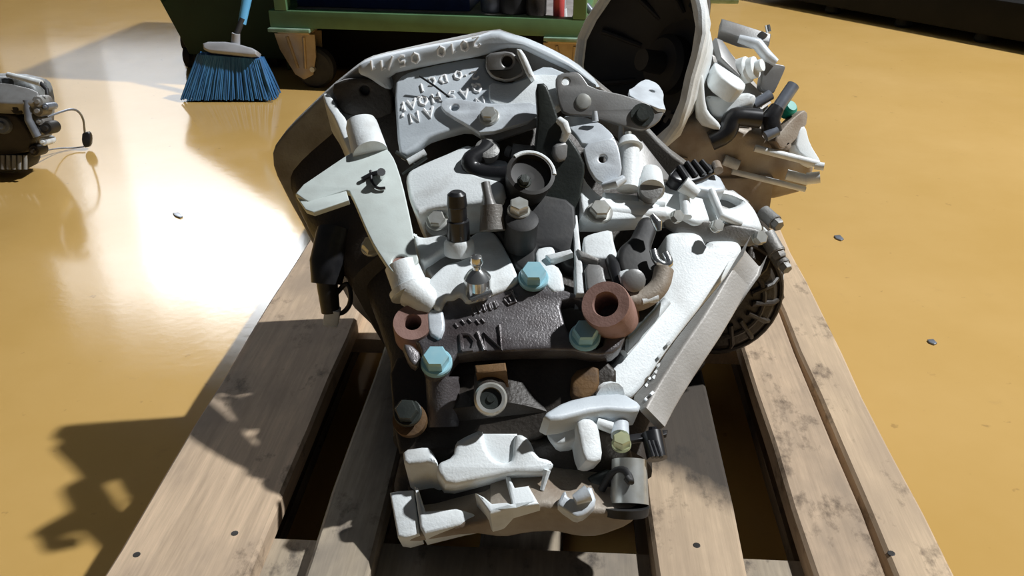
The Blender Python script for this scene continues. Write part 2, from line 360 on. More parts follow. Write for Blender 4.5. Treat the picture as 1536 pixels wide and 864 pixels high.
# ------------------------------------------------------------------ the gearbox on the pallet
gx = W(780, 560, 0.85)
gear = thing('gearbox', 'large grey aluminium car gearbox with black mount bracket at centre of pallet', 'gearbox', (0.0, 0.85, PT))
RIM = [(490, 410), (455, 340), (435, 305), (410, 255), (408, 225), (430, 195), (490, 137), (540, 97), (560, 88), (640, 70), (745, 48), (765, 55), (800, 66), (863, 97), (900, 129), (945, 165),
       (1000, 225), (1045, 258), (1100, 295), (1140, 335), (1158, 385), (1150, 430), (1080, 462), (900, 470), (600, 466), (520, 440)]
FY = 1.045
pf = PLN((760, 200, FY), (0, -1, 0))
MB().slab(pf, RIM, 0.024, 0.004, 1).build('bell_flange', 'grey', gear)  # grey darkened for the shaded left face of the flange
# core body, lofted from the flange toward the end cover
R0 = [onplane(u, v, pf) for u, v in chaikin(RIM, 1)]
zt = max(q.z for q in R0); zb = min(q.z for q in R0); cx0 = 0.012
def ring(Y, sx, lo, hi, dx=0.0):
    return [Vector((cx0 + dx + (q.x-cx0)*sx, Y, PT + lo + (hi-lo)*(q.z-zb)/(zt-zb))) for q in R0]
MB().loft([ring(1.046, 0.94, 0.02, 0.342), ring(1.02, 0.90, 0.02, 0.322), ring(0.985, 0.84, 0.02, 0.298), ring(0.95, 0.73, 0.02, 0.262), ring(0.90, 0.63, 0.018, 0.228)]).build('bell_housing', 'grime_shade', gear)  # dark colour holds the shade of the unlit left wall
MB().loft([ring(0.915, 0.60, 0.012, 0.225), ring(0.86, 0.53, 0.012, 0.198), ring(0.80, 0.46, 0.012, 0.168), ring(0.74, 0.42, 0.012, 0.132, -0.004), ring(0.70, 0.405, 0.012, 0.118, -0.004)]).build('gear_case', 'grime_shade', gear)

# rim lip, panels, ridges on top of the bell
LIP = [(536, 98), (560, 88), (640, 71), (700, 60), (745, 48), (765, 55), (789, 61), (826, 77), (863, 97), (902, 130), (892, 137), (855, 108), (820, 92), (793, 79), (779, 73), (757, 73), (728, 84), (640, 100), (582, 113), (588, 136), (574, 133), (553, 118), (537, 112)]
plip = PLN((700, 80, 1.026), (0, -1, 0.12))
MB().slab(plip, LIP, 0.042, 0.006, 1).build('rim_lip', 'panel', gear)
ppan = PL((600, 120, 1.02), (740, 90, 1.03), (650, 205, 0.945))
PAN = [(590, 126), (604, 110), (640, 98), (728, 82), (729, 104), (740, 118), (762, 124), (786, 115), (793, 108), (820, 96), (858, 112), (850, 150), (806, 178), (724, 202), (702, 189), (660, 200), (640, 207), (625, 221), (607, 233), (597, 229)]
panel = MB().slab(ppan, PAN, 0.014, 0.004, 1).build('top_panel', 'panel', gear)
MB().slab(PLN((760, 95, 1.0), (0, -1, 0.3)), [(729, 80), (765, 76), (781, 88), (789, 112), (762, 124), (738, 118), (728, 104)], 0.03, 0.003, 1, holes=[(761, 92, 8)]).build('bolt_boss', 'plate', gear)
MB().lathe(W(761, 92, 1.012), (0, -1, 0.3), [(0.008, 0), (0.008, 0.004)], 16).build('bolt_hole', 'hole', gear)
MB().slab(PLN((545, 140, 1.03), (0, -1, 0.15)), [(496, 128), (520, 118), (553, 118), (588, 134), (590, 180), (540, 178), (508, 168)], 0.02, 0.003, 1, holes=[(547, 136, 7)]).build('bolt_boss', 'grime_shade', gear)
MB().lathe(W(547, 136, 1.045), (0, -1, 0.15), [(0.008, 0), (0.008, 0.004)], 16).build('bolt_hole', 'hole', gear)
MB().slab(PL((779, 74, 0.99), (795, 112, 0.975), (760, 80, 0.99)), [(772, 72), (784, 74), (800, 112), (792, 118)], 0.03, 0.003, 1).build('web_rib', 'alu', gear)
MB().slab(PL((490, 145, 1.03), (530, 230, 0.95), (505, 140, 1.035)), [(483, 139), (495, 139), (507, 163), (520, 178), (536, 227), (526, 234), (513, 205), (502, 177), (488, 156)], 0.05, 0.003, 1).build('edge_ridge', 'alu', gear)
mb = MB(); mb.tube([W(541, 180, 0.965), W(543, 190, 0.96), W(556, 232, 0.92)], [0.0155, 0.018, 0.0195], 28); mb.build('boss_post', 'alu', gear)
# inner dome (lit cover in front of the arch) and case top
pB = PL((640, 241, 0.925), (702, 215, 0.94), (640, 310, 0.86))
MB().slab(pB, [(606, 258), (640, 241), (672, 228), (702, 214), (714, 222), (700, 248), (714, 262), (757, 271), (752, 292), (723, 305), (640, 312), (624, 322), (612, 296)], 0.05, 0.005, 2).build('dome_cover', 'alu', gear)
pC = PL((700, 350, 0.845), (640, 440, 0.775), (760, 400, 0.808))
MB().slab(pC, [(617, 344), (632, 356), (662, 350), (676, 356), (690, 372), (711, 347), (740, 345), (752, 360), (770, 395), (782, 425), (702, 454), (690, 440), (680, 446), (668, 445), (661, 464), (650, 460), (638, 425), (650, 411), (668, 395), (690, 390), (702, 384), (672, 370), (638, 394), (628, 388)], 0.045, 0.004, 2).build('case_top', 'alu', gear)
MB().slab(shift(pC, -0.012), [(630, 380), (672, 360), (704, 382), (690, 394), (650, 418), (636, 400)], 0.03, 0.003, 1).build('case_pocket', 'grey', gear)
MB().slab(pC, [(802, 373), (830, 366), (835, 384), (822, 390), (842, 403), (848, 436), (826, 438), (806, 404)], 0.04, 0.003, 1).build('case_rib', 'alu', gear)

MB().slab(shift(ppan, 0.003), [(733, 122), (762, 127), (790, 117), (806, 110), (856, 114), (848, 150), (806, 176), (806, 156), (745, 158), (733, 150)], 0.006, 0.002, 1).build('panel_lit_web', 'alu', gear)  # brighter overlay paints in the lit right half of the panel
# sheet foot tab that lies on the panel
ptab = shift(ppan, 0.007)
tab = MB().slab(ptab, [(660, 158), (664, 149), (676, 145), (700, 150), (745, 156), (806, 152), (806, 178), (724, 202), (702, 188), (680, 176), (665, 166)], 0.006, 0.0015, 1, holes=[(682, 161, 6)]).build('foot_tab', 'alu2', gear)
hexbolt(MB(), onplane(734, 176, ptab), ptab[1], 0.0085, 0.010).build('bolt', 'bolt', tab)
MB().slab(PL((724, 201, 0.945), (803, 177, 0.945), (740, 212, 0.94)), [(724, 201), (806, 176), (806, 190), (745, 212), (728, 214)], 0.008, 0.002, 0).build('tab_lip', 'grey', tab)
T([(629, 114, 1.003), (652, 129, 0.995), (674, 146, 0.985)], 1.6, 8).build('spring_wire', 'black', gear)

# right top bracket plate with tab and holes
pbr = PL((840, 115, 0.975), (960, 180, 0.955), (850, 165, 0.955))
br = MB().slab(pbr, [(833, 120), (838, 110), (865, 107), (873, 113), (885, 131), (945, 144), (998, 166), (988, 184), (966, 196), (945, 192), (890, 174), (846, 172), (837, 150)], 0.007, 0.0015, 1, holes=[(849, 122, 5.5), (963, 172, 6)]).build('cable_bracket', 'plate', gear)
MB().lathe(onplane(875, 152, pbr), pbr[1], [(0.009, 0), (0.008, 0.002), (0.004, 0.003)], 20).build('rivet', 'bolt', br)
MB().lathe(onplane(963, 173, shift(pbr, 0.0)), pbr[1], [(0.013, 0), (0.013, 0.003), (0.008, 0.003), (0.007, 0.007)], 20).build('grommet', 'tower', br)
MB().slab(PL((943, 136, 0.99), (990, 126, 1.03), (998, 165, 0.96)), [(943, 134), (950, 131), (960, 122), (970, 118), (987, 125), (996, 139), (995, 152), (1000, 167), (945, 145)], 0.005, 0.001, 1, holes=[(978, 136, 4)]).build('bracket_tab', 'alu2', br)
# shift tower: plate coloured olive-black for its shade, with a hooked white post, shift lever and cup
ptw = PL((810, 130, 0.935), (870, 290, 0.885), (840, 130, 0.935))
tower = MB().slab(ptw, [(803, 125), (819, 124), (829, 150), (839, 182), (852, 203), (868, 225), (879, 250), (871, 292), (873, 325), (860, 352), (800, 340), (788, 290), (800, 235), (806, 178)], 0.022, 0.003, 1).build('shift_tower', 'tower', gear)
T([(838, 180, 0.92), (846, 186, 0.915), (850, 198, 0.912), (845, 210, 0.912), (836, 213, 0.914)], [6, 7, 7, 6, 4], 14).build('hook_post', 'alu', tower)
MB().slab(PL((842, 212, 0.905), (842, 245, 0.895), (852, 212, 0.907)), [(832, 216), (853, 212), (851, 240), (838, 244), (830, 232)], 0.012, 0.003, 1).build('spacer', 'plate', tower)
plow = PL((760, 300, 0.872), (800, 390, 0.82), (860, 300, 0.875))
MB().slab(plow, [(742, 300), (800, 288), (862, 300), (866, 345), (864, 402), (848, 398), (832, 372), (803, 372), (808, 404), (786, 408), (772, 398), (755, 362), (744, 345)], 0.03, 0.004, 1).build('tower_base', 'rubber', gear)  # black stands for shade on this plate, not for rubber
cupax = Vector((0.15, -0.62, 0.77)).normalized(); cp = W(792, 272, 0.875)
MB().lathe(cp, cupax, [(0.020, -0.03), (0.024, 0), (0.0255, 0.012), (0.0255, 0.018), (0.0215, 0.0185), (0.020, 0.012), (0.006, 0.010), (0.004, 0.010)], 36).build('pivot_cup', 'hole', gear)  # near-black holds the shade the cup lies in
ca = MB(); e1 = cupax.cross(Vector((0, 0, 1))).normalized(); e2 = cupax.cross(e1)
if e2.z < 0: e2 = -e2
if e1.x < 0: e1 = -e1
ca.tube([cp + cupax*0.017 + (e1*math.cos(a) + e2*math.sin(a))*0.0245 for a in [math.radians(x) for x in range(-10, 125, 7)]], [0.0026]*20, 10); ca.build('lit_cup_rim', 'alu', gear)  # bright arc painted in for the lit part of the rim
hexbolt(MB(), W(786, 273, 0.855), cupax, 0.0055, 0.008).build('bolt', 'tower', gear)
T([(707, 222, 0.945), (716, 219, 0.94), (730, 224, 0.935)], 2.2, 8).build('spring_wire', 'black', gear)
sl_ = MB(); sl_.tube(smooth_path([W(733, 219, 0.93), W(722, 232, 0.92), W(704, 240, 0.912), (W(708, 256, 0.905)), W(735, 264, 0.90), W(768, 264, 0.895)], 2), 0.0105, 16); sl_.build('shift_lever', 'black', gear)
MB().slab(PL((720, 240, 0.93), (765, 250, 0.92), (720, 248, 0.922)), [(712, 246), (722, 240), (756, 238), (768, 248), (735, 250), (718, 251)], 0.008, 0.003, 1).build('lever_edge', 'alu2', gear)
MB().lathe(W(731, 226, 0.922), (0.1, -0.5, 0.85), [(0.0135, -0.006), (0.0135, 0.004), (0.010, 0.006), (0.005, 0.006)], 22).build('lever_eye', 'grey', gear)
tb = MB(); tb.tube([W(768, 230, 0.93), W(800, 234, 0.928)], 0.011, 18); tb.tube([W(760, 226, 0.935), W(768, 229, 0.932)], 0.006, 12); tb.tube(smooth_path([W(795, 222, 0.925), W(808, 236, 0.92), W(805, 252, 0.915)], 2), 0.005, 12); tb.build('linkage_pin', 'grey', gear)
hexbolt(MB(), W(778, 318, 0.835), (0.05, -0.35, 0.93), 0.0098, 0.013, 1.2).build('bolt', 'bolt', gear)
MB().lathe(W(782, 342, 0.83), (0.05, -0.35, 0.93), [(0.017, -0.03), (0.017, 0.012), (0.013, 0.014)], 22).build('bolt_boss', 'rubber', gear)  # black stands for the shade around the bolt

# hooked sheet bracket to the right of the tower
pv = PL((885, 215, 0.915), (905, 275, 0.885), (925, 210, 0.918))
hb = MB().slab(pv, [(874, 216), (921, 205), (929, 222), (934, 258), (921, 274), (908, 278), (893, 270), (881, 250)], 0.007, 0.002, 1, holes=[(904, 238, 6)]).build('wire_bracket', 'alu2', gear)
MB().slab(PL((850, 180, 0.965), (875, 215, 0.918), (900, 185, 0.95)), [(841, 173), (877, 174), (900, 183), (917, 198), (923, 208), (874, 218), (864, 202), (852, 190)], 0.007, 0.002, 1).build('bracket_arm', 'alu2', hb)
T([(893, 182, 0.945), (892, 167, 0.95)], [5, 4], 14).build('peg', 'alu2', hb)
T([(905, 280, 0.885), (925, 275, 0.88), (936, 268, 0.885)], [6, 8, 6], 14).build('bracket_foot', 'alu2', hb)
mb = MB(); mb.tube([W(944, 218, 0.94), W(942, 284, 0.90)], [0.0115, 0.0125], 22); mb.tube([W(942, 208, 0.945), W(944, 222, 0.935)], [0.009, 0.015], 22); mb.build('guide_post', 'alu', gear)
T([(932, 212, 0.95), (932, 186, 0.955)], [5, 4], 12).build('peg', 'grey', gear)
T([(943, 210, 0.94), (942, 198, 0.945)], [6, 5], 12).build('peg', 'bolt', gear)
MB().slab(PL((950, 200, 0.955), (998, 262, 0.93), (960, 250, 0.92)), [(945, 192), (949, 192), (1004, 263), (1002, 270), (955, 268), (951, 235)], 0.006, 0.001, 0).build('gusset_plate', 'plate', gear)

# bosses and tubes along the right
mb = MB(); mb.tube([W(975, 262, 0.925), W(977, 286, 0.895)], [0.0135, 0.0145], 24); mb.build('hollow_boss', 'alu', gear)
MB().lathe(W(977, 282, 0.893), (0.02, -0.75, 0.65), [(0.0125, -0.02), (0.0125, 0.001), (0.009, 0.0016)], 22).build('bore', 'grey', gear)
mb = MB(); mb.tube([W(905, 297, 0.905), W(995, 306, 0.915)], 0.0065, 18); mb.tube([W(908, 316, 0.885), W(995, 322, 0.898)], 0.0085, 18); mb.tube([W(963, 296, 0.905), W(965, 330, 0.885)], 0.0035, 12); mb.build('cast_tube', 'alu', gear)
MB().slab(PL((875, 270, 0.90), (890, 320, 0.87), (920, 300, 0.89)), [(872, 258), (884, 278), (905, 296), (930, 298), (990, 302), (990, 326), (915, 330), (876, 330), (870, 292)], 0.03, 0.003, 1).build('tube_web', 'alu', gear)
hexbolt(MB(), W(899, 320, 0.868), (0.05, -0.5, 0.86), 0.0105, 0.012, 1.35).build('bolt', 'bolt', gear)
# right-hand casting with a dark hollow
prc = PL((985, 300, 0.925), (1095, 287, 0.965), (1147, 345, 0.93))
MB().slab(prc, [(985, 274), (1003, 265), (1035, 283), (1045, 278), (1072, 284), (1095, 286), (1122, 298), (1136, 316), (1149, 348), (1110, 340), (1074, 333), (1046, 336), (1030, 329), (1015, 322), (988, 326)], 0.03, 0.005, 2, holes=[[(1071, 292), (1093, 290), (1117, 302), (1096, 311), (1078, 309)]]).build('side_casting', 'alu', gear)
MB().slab(shift(prc, -0.012), [(1060, 286), (1100, 284), (1125, 302), (1100, 316), (1070, 314)], 0.02, 0.002, 0).build('casting_hollow', 'grey', gear)
mb = MB(); mb.tube([W(1026, 292, 0.935), W(1030, 326, 0.91)], 0.006, 14); mb.tube([W(1066, 286, 0.95), W(1082, 324, 0.92), W(1110, 335, 0.925)], 0.005, 14); mb.tube([W(1024, 276, 0.935), W(1045, 292, 0.93)], [0.010, 0.007], 14); mb.build('casting_rib', 'alu', gear)
MB().slab(PLN((1070, 345, 0.915), (0.05, -1, 0.25)), [(988, 322), (1030, 328), (1074, 333), (1148, 346), (1150, 364), (1118, 372), (1062, 362), (1056, 374), (1044, 354), (1002, 348)], 0.05, 0.003, 1).build('joint_band', 'grey', gear)
bl = [(1013, 326, 0.895, 0.0095), (1073, 340, 0.90, 0.0095), (1137, 358, 0.91, 0.0105)]
for (u, v, y, r) in bl: hexbolt(MB(), W(u, v, y), (0.25, -0.75, 0.6), r*0.72, 0.009, 1.05).build('bolt', 'bolt', gear)
for (u, v, y, u2, v2, y2, r) in [(1145, 318, 0.99, 1163, 334, 0.97, 0.009), (1150, 352, 0.95, 1166, 380, 0.93, 0.010), (1160, 378, 0.94, 1176, 398, 0.92, 0.008)]:
    mb = MB(); mb.tube([W(u, v, y), W(u2, v2, y2)], r, 18); ax = (W(u2, v2, y2)-W(u, v, y)).normalized(); hexbolt(mb, W(u2, v2, y2)-ax*0.004, ax, r*0.8, 0.012, 1.3); mb.build('flange_stud', 'grey', gear)

# black plug connector on the right, on a bright base
mb = MB(); mb.slab(PL((1040, 262, 0.97), (1080, 285, 0.95), (1090, 270, 0.975)), [(1030, 272), (1055, 258), (1080, 262), (1092, 284), (1070, 286), (1045, 282)], 0.03, 0.004, 1); mb.build('plug_base', 'alu2', gear)
pk = PL((1015, 255, 0.955), (1070, 245, 0.985), (1040, 272, 0.945))
plug = MB().slab(pk, [(1003, 262), (1018, 246), (1040, 240), (1068, 244), (1078, 254), (1062, 266), (1040, 274), (1016, 272)], 0.03, 0.004, 1).build('plug_connector', 'black', gear)
for (a, b_) in [((1018, 250), (1030, 268)), ((1030, 244), (1044, 264)), ((1040, 242), (1056, 262)), ((1052, 242), (1066, 258))]:
    mb = MB(); mb.tube([onplane(a[0], a[1], shift(pk, 0.002)), onplane(b_[0], b_[1], shift(pk, 0.002))], 0.0035, 10); mb.build('plug_rib', 'black', plug)
T([(1074, 246, 0.985), (1078, 256, 0.97)], 7, 14).build('plug_lug', 'beige', gear)

# ramp casting over the differential
pr1 = PL((1010, 346, 0.905), (1105, 362, 0.908), (960, 560, 0.755))
MB().slab(pr1, [(1001, 346), (1040, 346), (1054, 352), (1061, 368), (1064, 359), (1106, 359), (1115, 370), (1112, 388), (1049, 463), (1006, 518), (972, 570), (946, 600), (900, 592), (892, 575), (925, 540), (935, 517), (985, 462), (990, 448), (1004, 400), (998, 372)], 0.05, 0.006, 2).build('ramp_casting', 'alu', gear)
pr2 = PL((1049, 463, 0.812), (972, 570, 0.744), (1020, 524, 0.758))
rs = MB().slab(pr2, [(1117, 370), (1110, 388), (1048, 463), (1005, 518), (971, 570), (944, 600), (964, 620), (988, 575), (1020, 526), (1063, 463)], 0.03, 0.003, 1).build('ramp_side', 'alu3', gear)  # side face darkened because less light reaches it
for (u, v) in [(948, 548), (954, 556), (951, 566), (957, 574), (975, 568), (970, 578), (984, 558), (988, 548), (990, 534), (981, 566), (1003, 515), (1008, 500), (1014, 490), (978, 590), (970, 598)]:
    q = onplane(u, v, shift(pr2, 0.0006)); MB().box(q, (0.0055, 0.003, 0.0016), Matrix.Rotation(0.9, 3, 'Z') @ Matrix.Rotation(0.5, 3, 'X')).build('cast_mark', 'steel', rs)
mb = MB(); mb.tube([W(1000, 452, 0.822), W(960, 502, 0.788), W(936, 530, 0.765)], [0.005, 0.0045, 0.0045], 12); mb.build('ramp_edge', 'alu', gear)
MB().slab(PL((820, 620, 0.668), (900, 597, 0.700), (950, 600, 0.705)), [(813, 621), (848, 600), (893, 590), (935, 588), (963, 605), (958, 616), (900, 612), (830, 630)], 0.025, 0.004, 1).build('ramp_foot', 'panel', gear)
mb = MB(); mb.tube([W(895, 560, 0.745), W(898, 580, 0.735), W(915, 596, 0.712)], [0.006, 0.012, 0.016], 14); mb.build('ramp_root', 'alu', gear)
# differential: ribbed dome at lower right
dc = W(1062, 420, 0.985); dax = Vector((0.12, -1, 0.10)).normalized()
dome = MB().lathe(dc, dax, [(0.098, -0.02), (0.098, 0.0), (0.094, 0.012), (0.087, 0.016), (0.080, 0.045), (0.060, 0.065), (0.03, 0.07), (0.01, 0.07)], 48).build('differential_housing', 'grime_shade', gear)
x1 = dax.cross(Vector((0, 0, 1))).normalized(); y1 = x1.cross(dax)
if x1.x < 0: x1 = -x1
for k in range(10):
    a = math.radians(-150+k*24); d = x1*math.cos(a)+y1*math.sin(a)
    mb = MB(); mb.tube([dc+dax*0.017+d*0.088, dc+dax*0.047+d*0.078, dc+dax*0.067+d*0.058, dc+dax*0.072+d*0.03], 0.0035, 8); mb.build('dome_rib', 'grime_shade', dome)
for rr, hh in ((0.072, 0.056), (0.046, 0.0685)):
    mb = MB(); mb.tube([dc+dax*hh+(x1*math.cos(a)+y1*math.sin(a))*rr for a in [math.radians(x) for x in range(-170, 100, 10)]], 0.0035, 8); mb.build('dome_ring', 'grime_shade', dome)
mb = MB(); mb.tube([dc+dax*0.012+(x1*math.cos(a)+y1*math.sin(a))*0.090 for a in [math.radians(x) for x in range(-5, 60, 6)]], 0.0038, 10); mb.build('lit_dome_lip', 'alu', dome)  # bright arc painted in for the lit edge of the flange
hexbolt(MB(), W(1146, 470, 0.975), (0.3, -0.8, 0.5), 0.0085, 0.012, 1.2).build('bolt', 'bolt', gear)
mb = MB(); mb.tube([W(1035, 535, 0.90), W(1010, 575, 0.87)], [0.02, 0.012], 16); mb.build('drain_boss', 'grime_shade', gear)

# thin cast ribs and block left of the black solenoid
MB().slab(PL((863, 330, 0.86), (868, 440, 0.775), (873, 330, 0.86)), [(858, 322), (866, 322), (872, 380), (878, 440), (864, 440), (862, 380)], 0.03, 0.002, 0).build('upright_rib', 'alu', gear)
MB().slab(PL((820, 385, 0.815), (862, 375, 0.82), (830, 392, 0.81)), [(818, 382), (856, 373), (860, 379), (826, 391)], 0.012, 0.002, 0).build('cross_rib', 'alu', gear)
MB().slab(PL((870, 375, 0.82), (895, 388, 0.81), (870, 382, 0.815)), [(866, 372), (874, 376), (900, 388), (896, 392), (870, 386)], 0.012, 0.002, 0).build('cross_rib', 'grey', gear)
MB().slab(PL((880, 350, 0.845), (920, 345, 0.85), (890, 388, 0.812)), [(874, 356), (884, 350), (918, 342), (921, 362), (928, 386), (905, 388), (876, 385)], 0.035, 0.003, 1).build('case_rib', 'alu', gear)
MB().slab(PL((880, 400, 0.80), (910, 400, 0.80), (890, 430, 0.778)), [(876, 394), (905, 396), (910, 422), (920, 430), (880, 442)], 0.03, 0.003, 1).build('case_rib', 'plate', gear)
# black selector solenoid
psn = PL((960, 340, 0.845), (950, 420, 0.79), (985, 380, 0.82))
sol = MB().slab(psn, [(961, 324), (976, 322), (988, 340), (984, 352), (979, 366), (980, 378), (992, 400), (986, 424), (966, 440), (945, 434), (930, 404), (926, 388), (930, 368), (950, 352)], 0.032, 0.006, 2).build('selector_solenoid', 'rubber', gear)
mb = MB(); mb.tube([W(978, 322, 0.835), W(986, 334, 0.83), W(988, 346, 0.825)], [0.003, 0.0055, 0.003], 12); mb.tube(smooth_path([W(980, 376, 0.81), W(984, 392, 0.80), W(996, 398, 0.80), W(1006, 396, 0.80), W(998, 380, 0.81)], 2), 0.0042, 12); mb.build('chrome_highlight', 'steel', sol)  # bright steel strips stand in for chrome highlights
MB().slab(PL((930, 405, 0.782), (952, 402, 0.782), (935, 420, 0.772)), [(926, 407), (944, 402), (956, 412), (946, 424), (932, 426)], 0.01, 0.002, 1).build('terminal', 'alu', sol)
MB().lathe(W(951, 421, 0.768), (0.1, -0.85, 0.5), [(0.0115, -0.012), (0.0115, 0.001), (0.008, 0.003)], 22).build('terminal_bolt', 'plate', sol)
T([(915, 388, 0.82), (920, 400, 0.80), (928, 430, 0.775)], [9, 10, 8], 14).build('solenoid_stem', 'black', sol)
mb = MB(); mb.tube(smooth_path([W(996, 404, 0.79), W(990, 432, 0.775), W(962, 452, 0.765), W(944, 452, 0.765)], 2), 0.010, 14); mb.build('solenoid_cuff', 'beige', sol)
T([(962, 452, 0.76), (986, 446, 0.765)], 7, 14).build('solenoid_pin', 'alu', sol)
MB().slab(PL((950, 455, 0.775), (985, 460, 0.77), (960, 500, 0.745)), [(930, 440), (990, 445), (992, 456), (960, 490), (940, 512), (935, 490)], 0.03, 0.003, 1).build('case_pocket', 'tower', gear)

# black sensor, breather and ball stud on the case top
nC = pC[1]
mb = MB(); b0 = onplane(689, 374, pC); up = Vector((-0.02, 0.05, 1)).normalized()
mb.lathe(b0, up, [(0.016, -0.004), (0.0155, 0.008), (0.0125, 0.012)], 26); seat = mb.build('sensor_seat', 'alu', gear)
MB().lathe(b0, up, [(0.0115, 0.01), (0.0115, 0.032), (0.0095, 0.033), (0.0095, 0.047), (0.0105, 0.048), (0.0095, 0.06), (0.006, 0.063)], 22).build('speed_sensor', 'black', gear)
MB().lathe(W(657, 338, 0.865), (0.1, -0.7, 0.7), [(0.014, -0.02), (0.014, 0.004), (0.009, 0.006)], 20).build('bolt_boss', 'grey', gear)
hexbolt(MB(), W(656, 332, 0.855), (-0.1, -0.5, 0.8), 0.009, 0.008, 1.3).build('bolt', 'bolt', gear)
mb = MB(); mb.tube([W(739, 346, 0.825), W(737, 308, 0.838)], [0.0135, 0.0110], 22); mb.build('breather_base', 'grey', gear)
mb = MB(); mb.tube([W(735, 310, 0.836), W(733, 300, 0.839), W(731, 290, 0.843), W(728, 274, 0.850)], [0.0075, 0.0055, 0.0048, 0.0048], 16); mb.build('breather_pin', 'plate', gear)
q = onplane(717, 436, pC); mb = MB(); mb.lathe(q, (-0.02, -0.1, 1), [(0.0135, -0.004), (0.0135, 0.016), (0.009, 0.022), (0.004, 0.026), (0.004, 0.029), (0.0055, 0.031), (0.0068, 0.035), (0.0055, 0.040), (0.002, 0.042)], 26); mb.build('ball_stud', 'steel', gear)
mb = MB(); mb.tube([W(706, 449, 0.765), W(738, 438, 0.77)], 0.003, 10); mb.build('stud_washer', 'steel', gear)

# clutch release lever
plv = PL((598, 394, 0.80), (575, 222, 0.925), (443, 290, 0.87))
LEV = [(439, 287), (519, 233), (531, 226), (568, 217), (582, 224), (592, 239), (603, 272), (617, 334), (625, 378), (628, 390), (621, 402), (608, 411), (594, 412), (585, 405), (562, 370), (550, 346), (525, 287), (519, 285), (468, 303), (460, 302)]
lev = MB().slab(plv, LEV, 0.010, 0.0015, 1, holes=[(601, 393, 13)]).build('clutch_lever', 'lever', gear)
MB().lathe(onplane(601, 393, shift(plv, -0.003)), plv[1], [(0.0085, -0.02), (0.0088, 0)], 22).build('shaft_end', 'rust', lev)
mb = MB(); mb.slab(PL((455, 300, 0.866), (520, 286, 0.87), (490, 312, 0.845)), [(443, 292), (462, 302), (519, 286), (523, 300), (470, 318), (458, 314)], 0.006, 0.001, 0); mb.build('lever_flange', 'lever', lev)
lp = shift(plv, 0.003)
mb = MB(); mb.tube([onplane(570, 264, lp), onplane(572, 258, shift(plv, 0.016))], 0.0045, 12); mb.build('lever_pin', 'steel', lev)
mb = MB(); mb.tube([onplane(543, 269, lp), onplane(556, 262, lp), onplane(572, 257, lp)], 0.0026, 8); mb.tube(smooth_path([onplane(556, 256, lp), onplane(557, 274, lp), onplane(566, 283, lp), onplane(578, 282, lp)], 2), 0.0017, 8); mb.build('wire_clip', 'black', lev)
sh = MB(); s0 = onplane(602, 398, shift(plv, -0.012)); s1 = W(617, 436, 0.79)
sh.tube([s0, s0*0.5+s1*0.5, s1], [0.0175, 0.0178, 0.0185], 28); sh.build('lever_shaft', 'alu', gear)
MB().lathe(s1, (s0-s1).normalized(), [(0.0225, -0.003), (0.0225, 0.003), (0.018, 0.005)], 28).build('shaft_collar', 'alu', gear)
mb = MB(); mb.tube([W(618, 436, 0.785), W(640, 452, 0.775), W(652, 462, 0.77)], [0.018, 0.015, 0.010], 16); mb.build('shaft_boss', 'alu', gear)
# wire and pin beside the lever
T([(594, 228, 0.93), (612, 240, 0.925), (640, 260, 0.918)], 3, 10).build('spring_wire', 'tower', gear)
T([(604, 262, 0.915), (640, 236, 0.925)], 2.6, 10).build('spring_wire', 'tower', gear)
T([(612, 243, 0.922), (638, 228, 0.93)], 5, 14).build('peg', 'alu', gear)
# dark left flank details
hexbolt(MB(), W(556, 372, 0.86), (0.2, -0.6, 0.7), 0.0095, 0.012, 1.1).build('bolt', 'bolt', gear)
MB().slab(PL((470, 318, 1.0), (487, 330, 0.98), (470, 332, 0.98)), [(470, 314), (488, 330), (468, 334)], 0.01, 0.002, 0).build('flank_lug', 'alu', gear)
mb = MB(); mb.tube([W(505, 350, 0.96), W(492, 396, 0.93), W(490, 425, 0.92)], [0.024, 0.022, 0.018], 20); mb.tube([W(490, 420, 0.92), W(496, 468, 0.91)], [0.0125, 0.011], 18); plugl = mb.build('reverse_switch', 'black', gear)
pe = W(498, 474, 0.908); MB().box(pe, (0.018, 0.014, 0.022), Matrix.Rotation(0.2, 3, 'Y'), 0.002).build('switch_tip', 'alu2', plugl)
mb = MB(); mb.tube(smooth_path([W(505, 440, 0.92), W(522, 420, 0.92), W(528, 452, 0.91), W(516, 470, 0.91), W(503, 470, 0.91)], 3), 0.003, 8); mb.build('switch_wire', 'black', plugl)

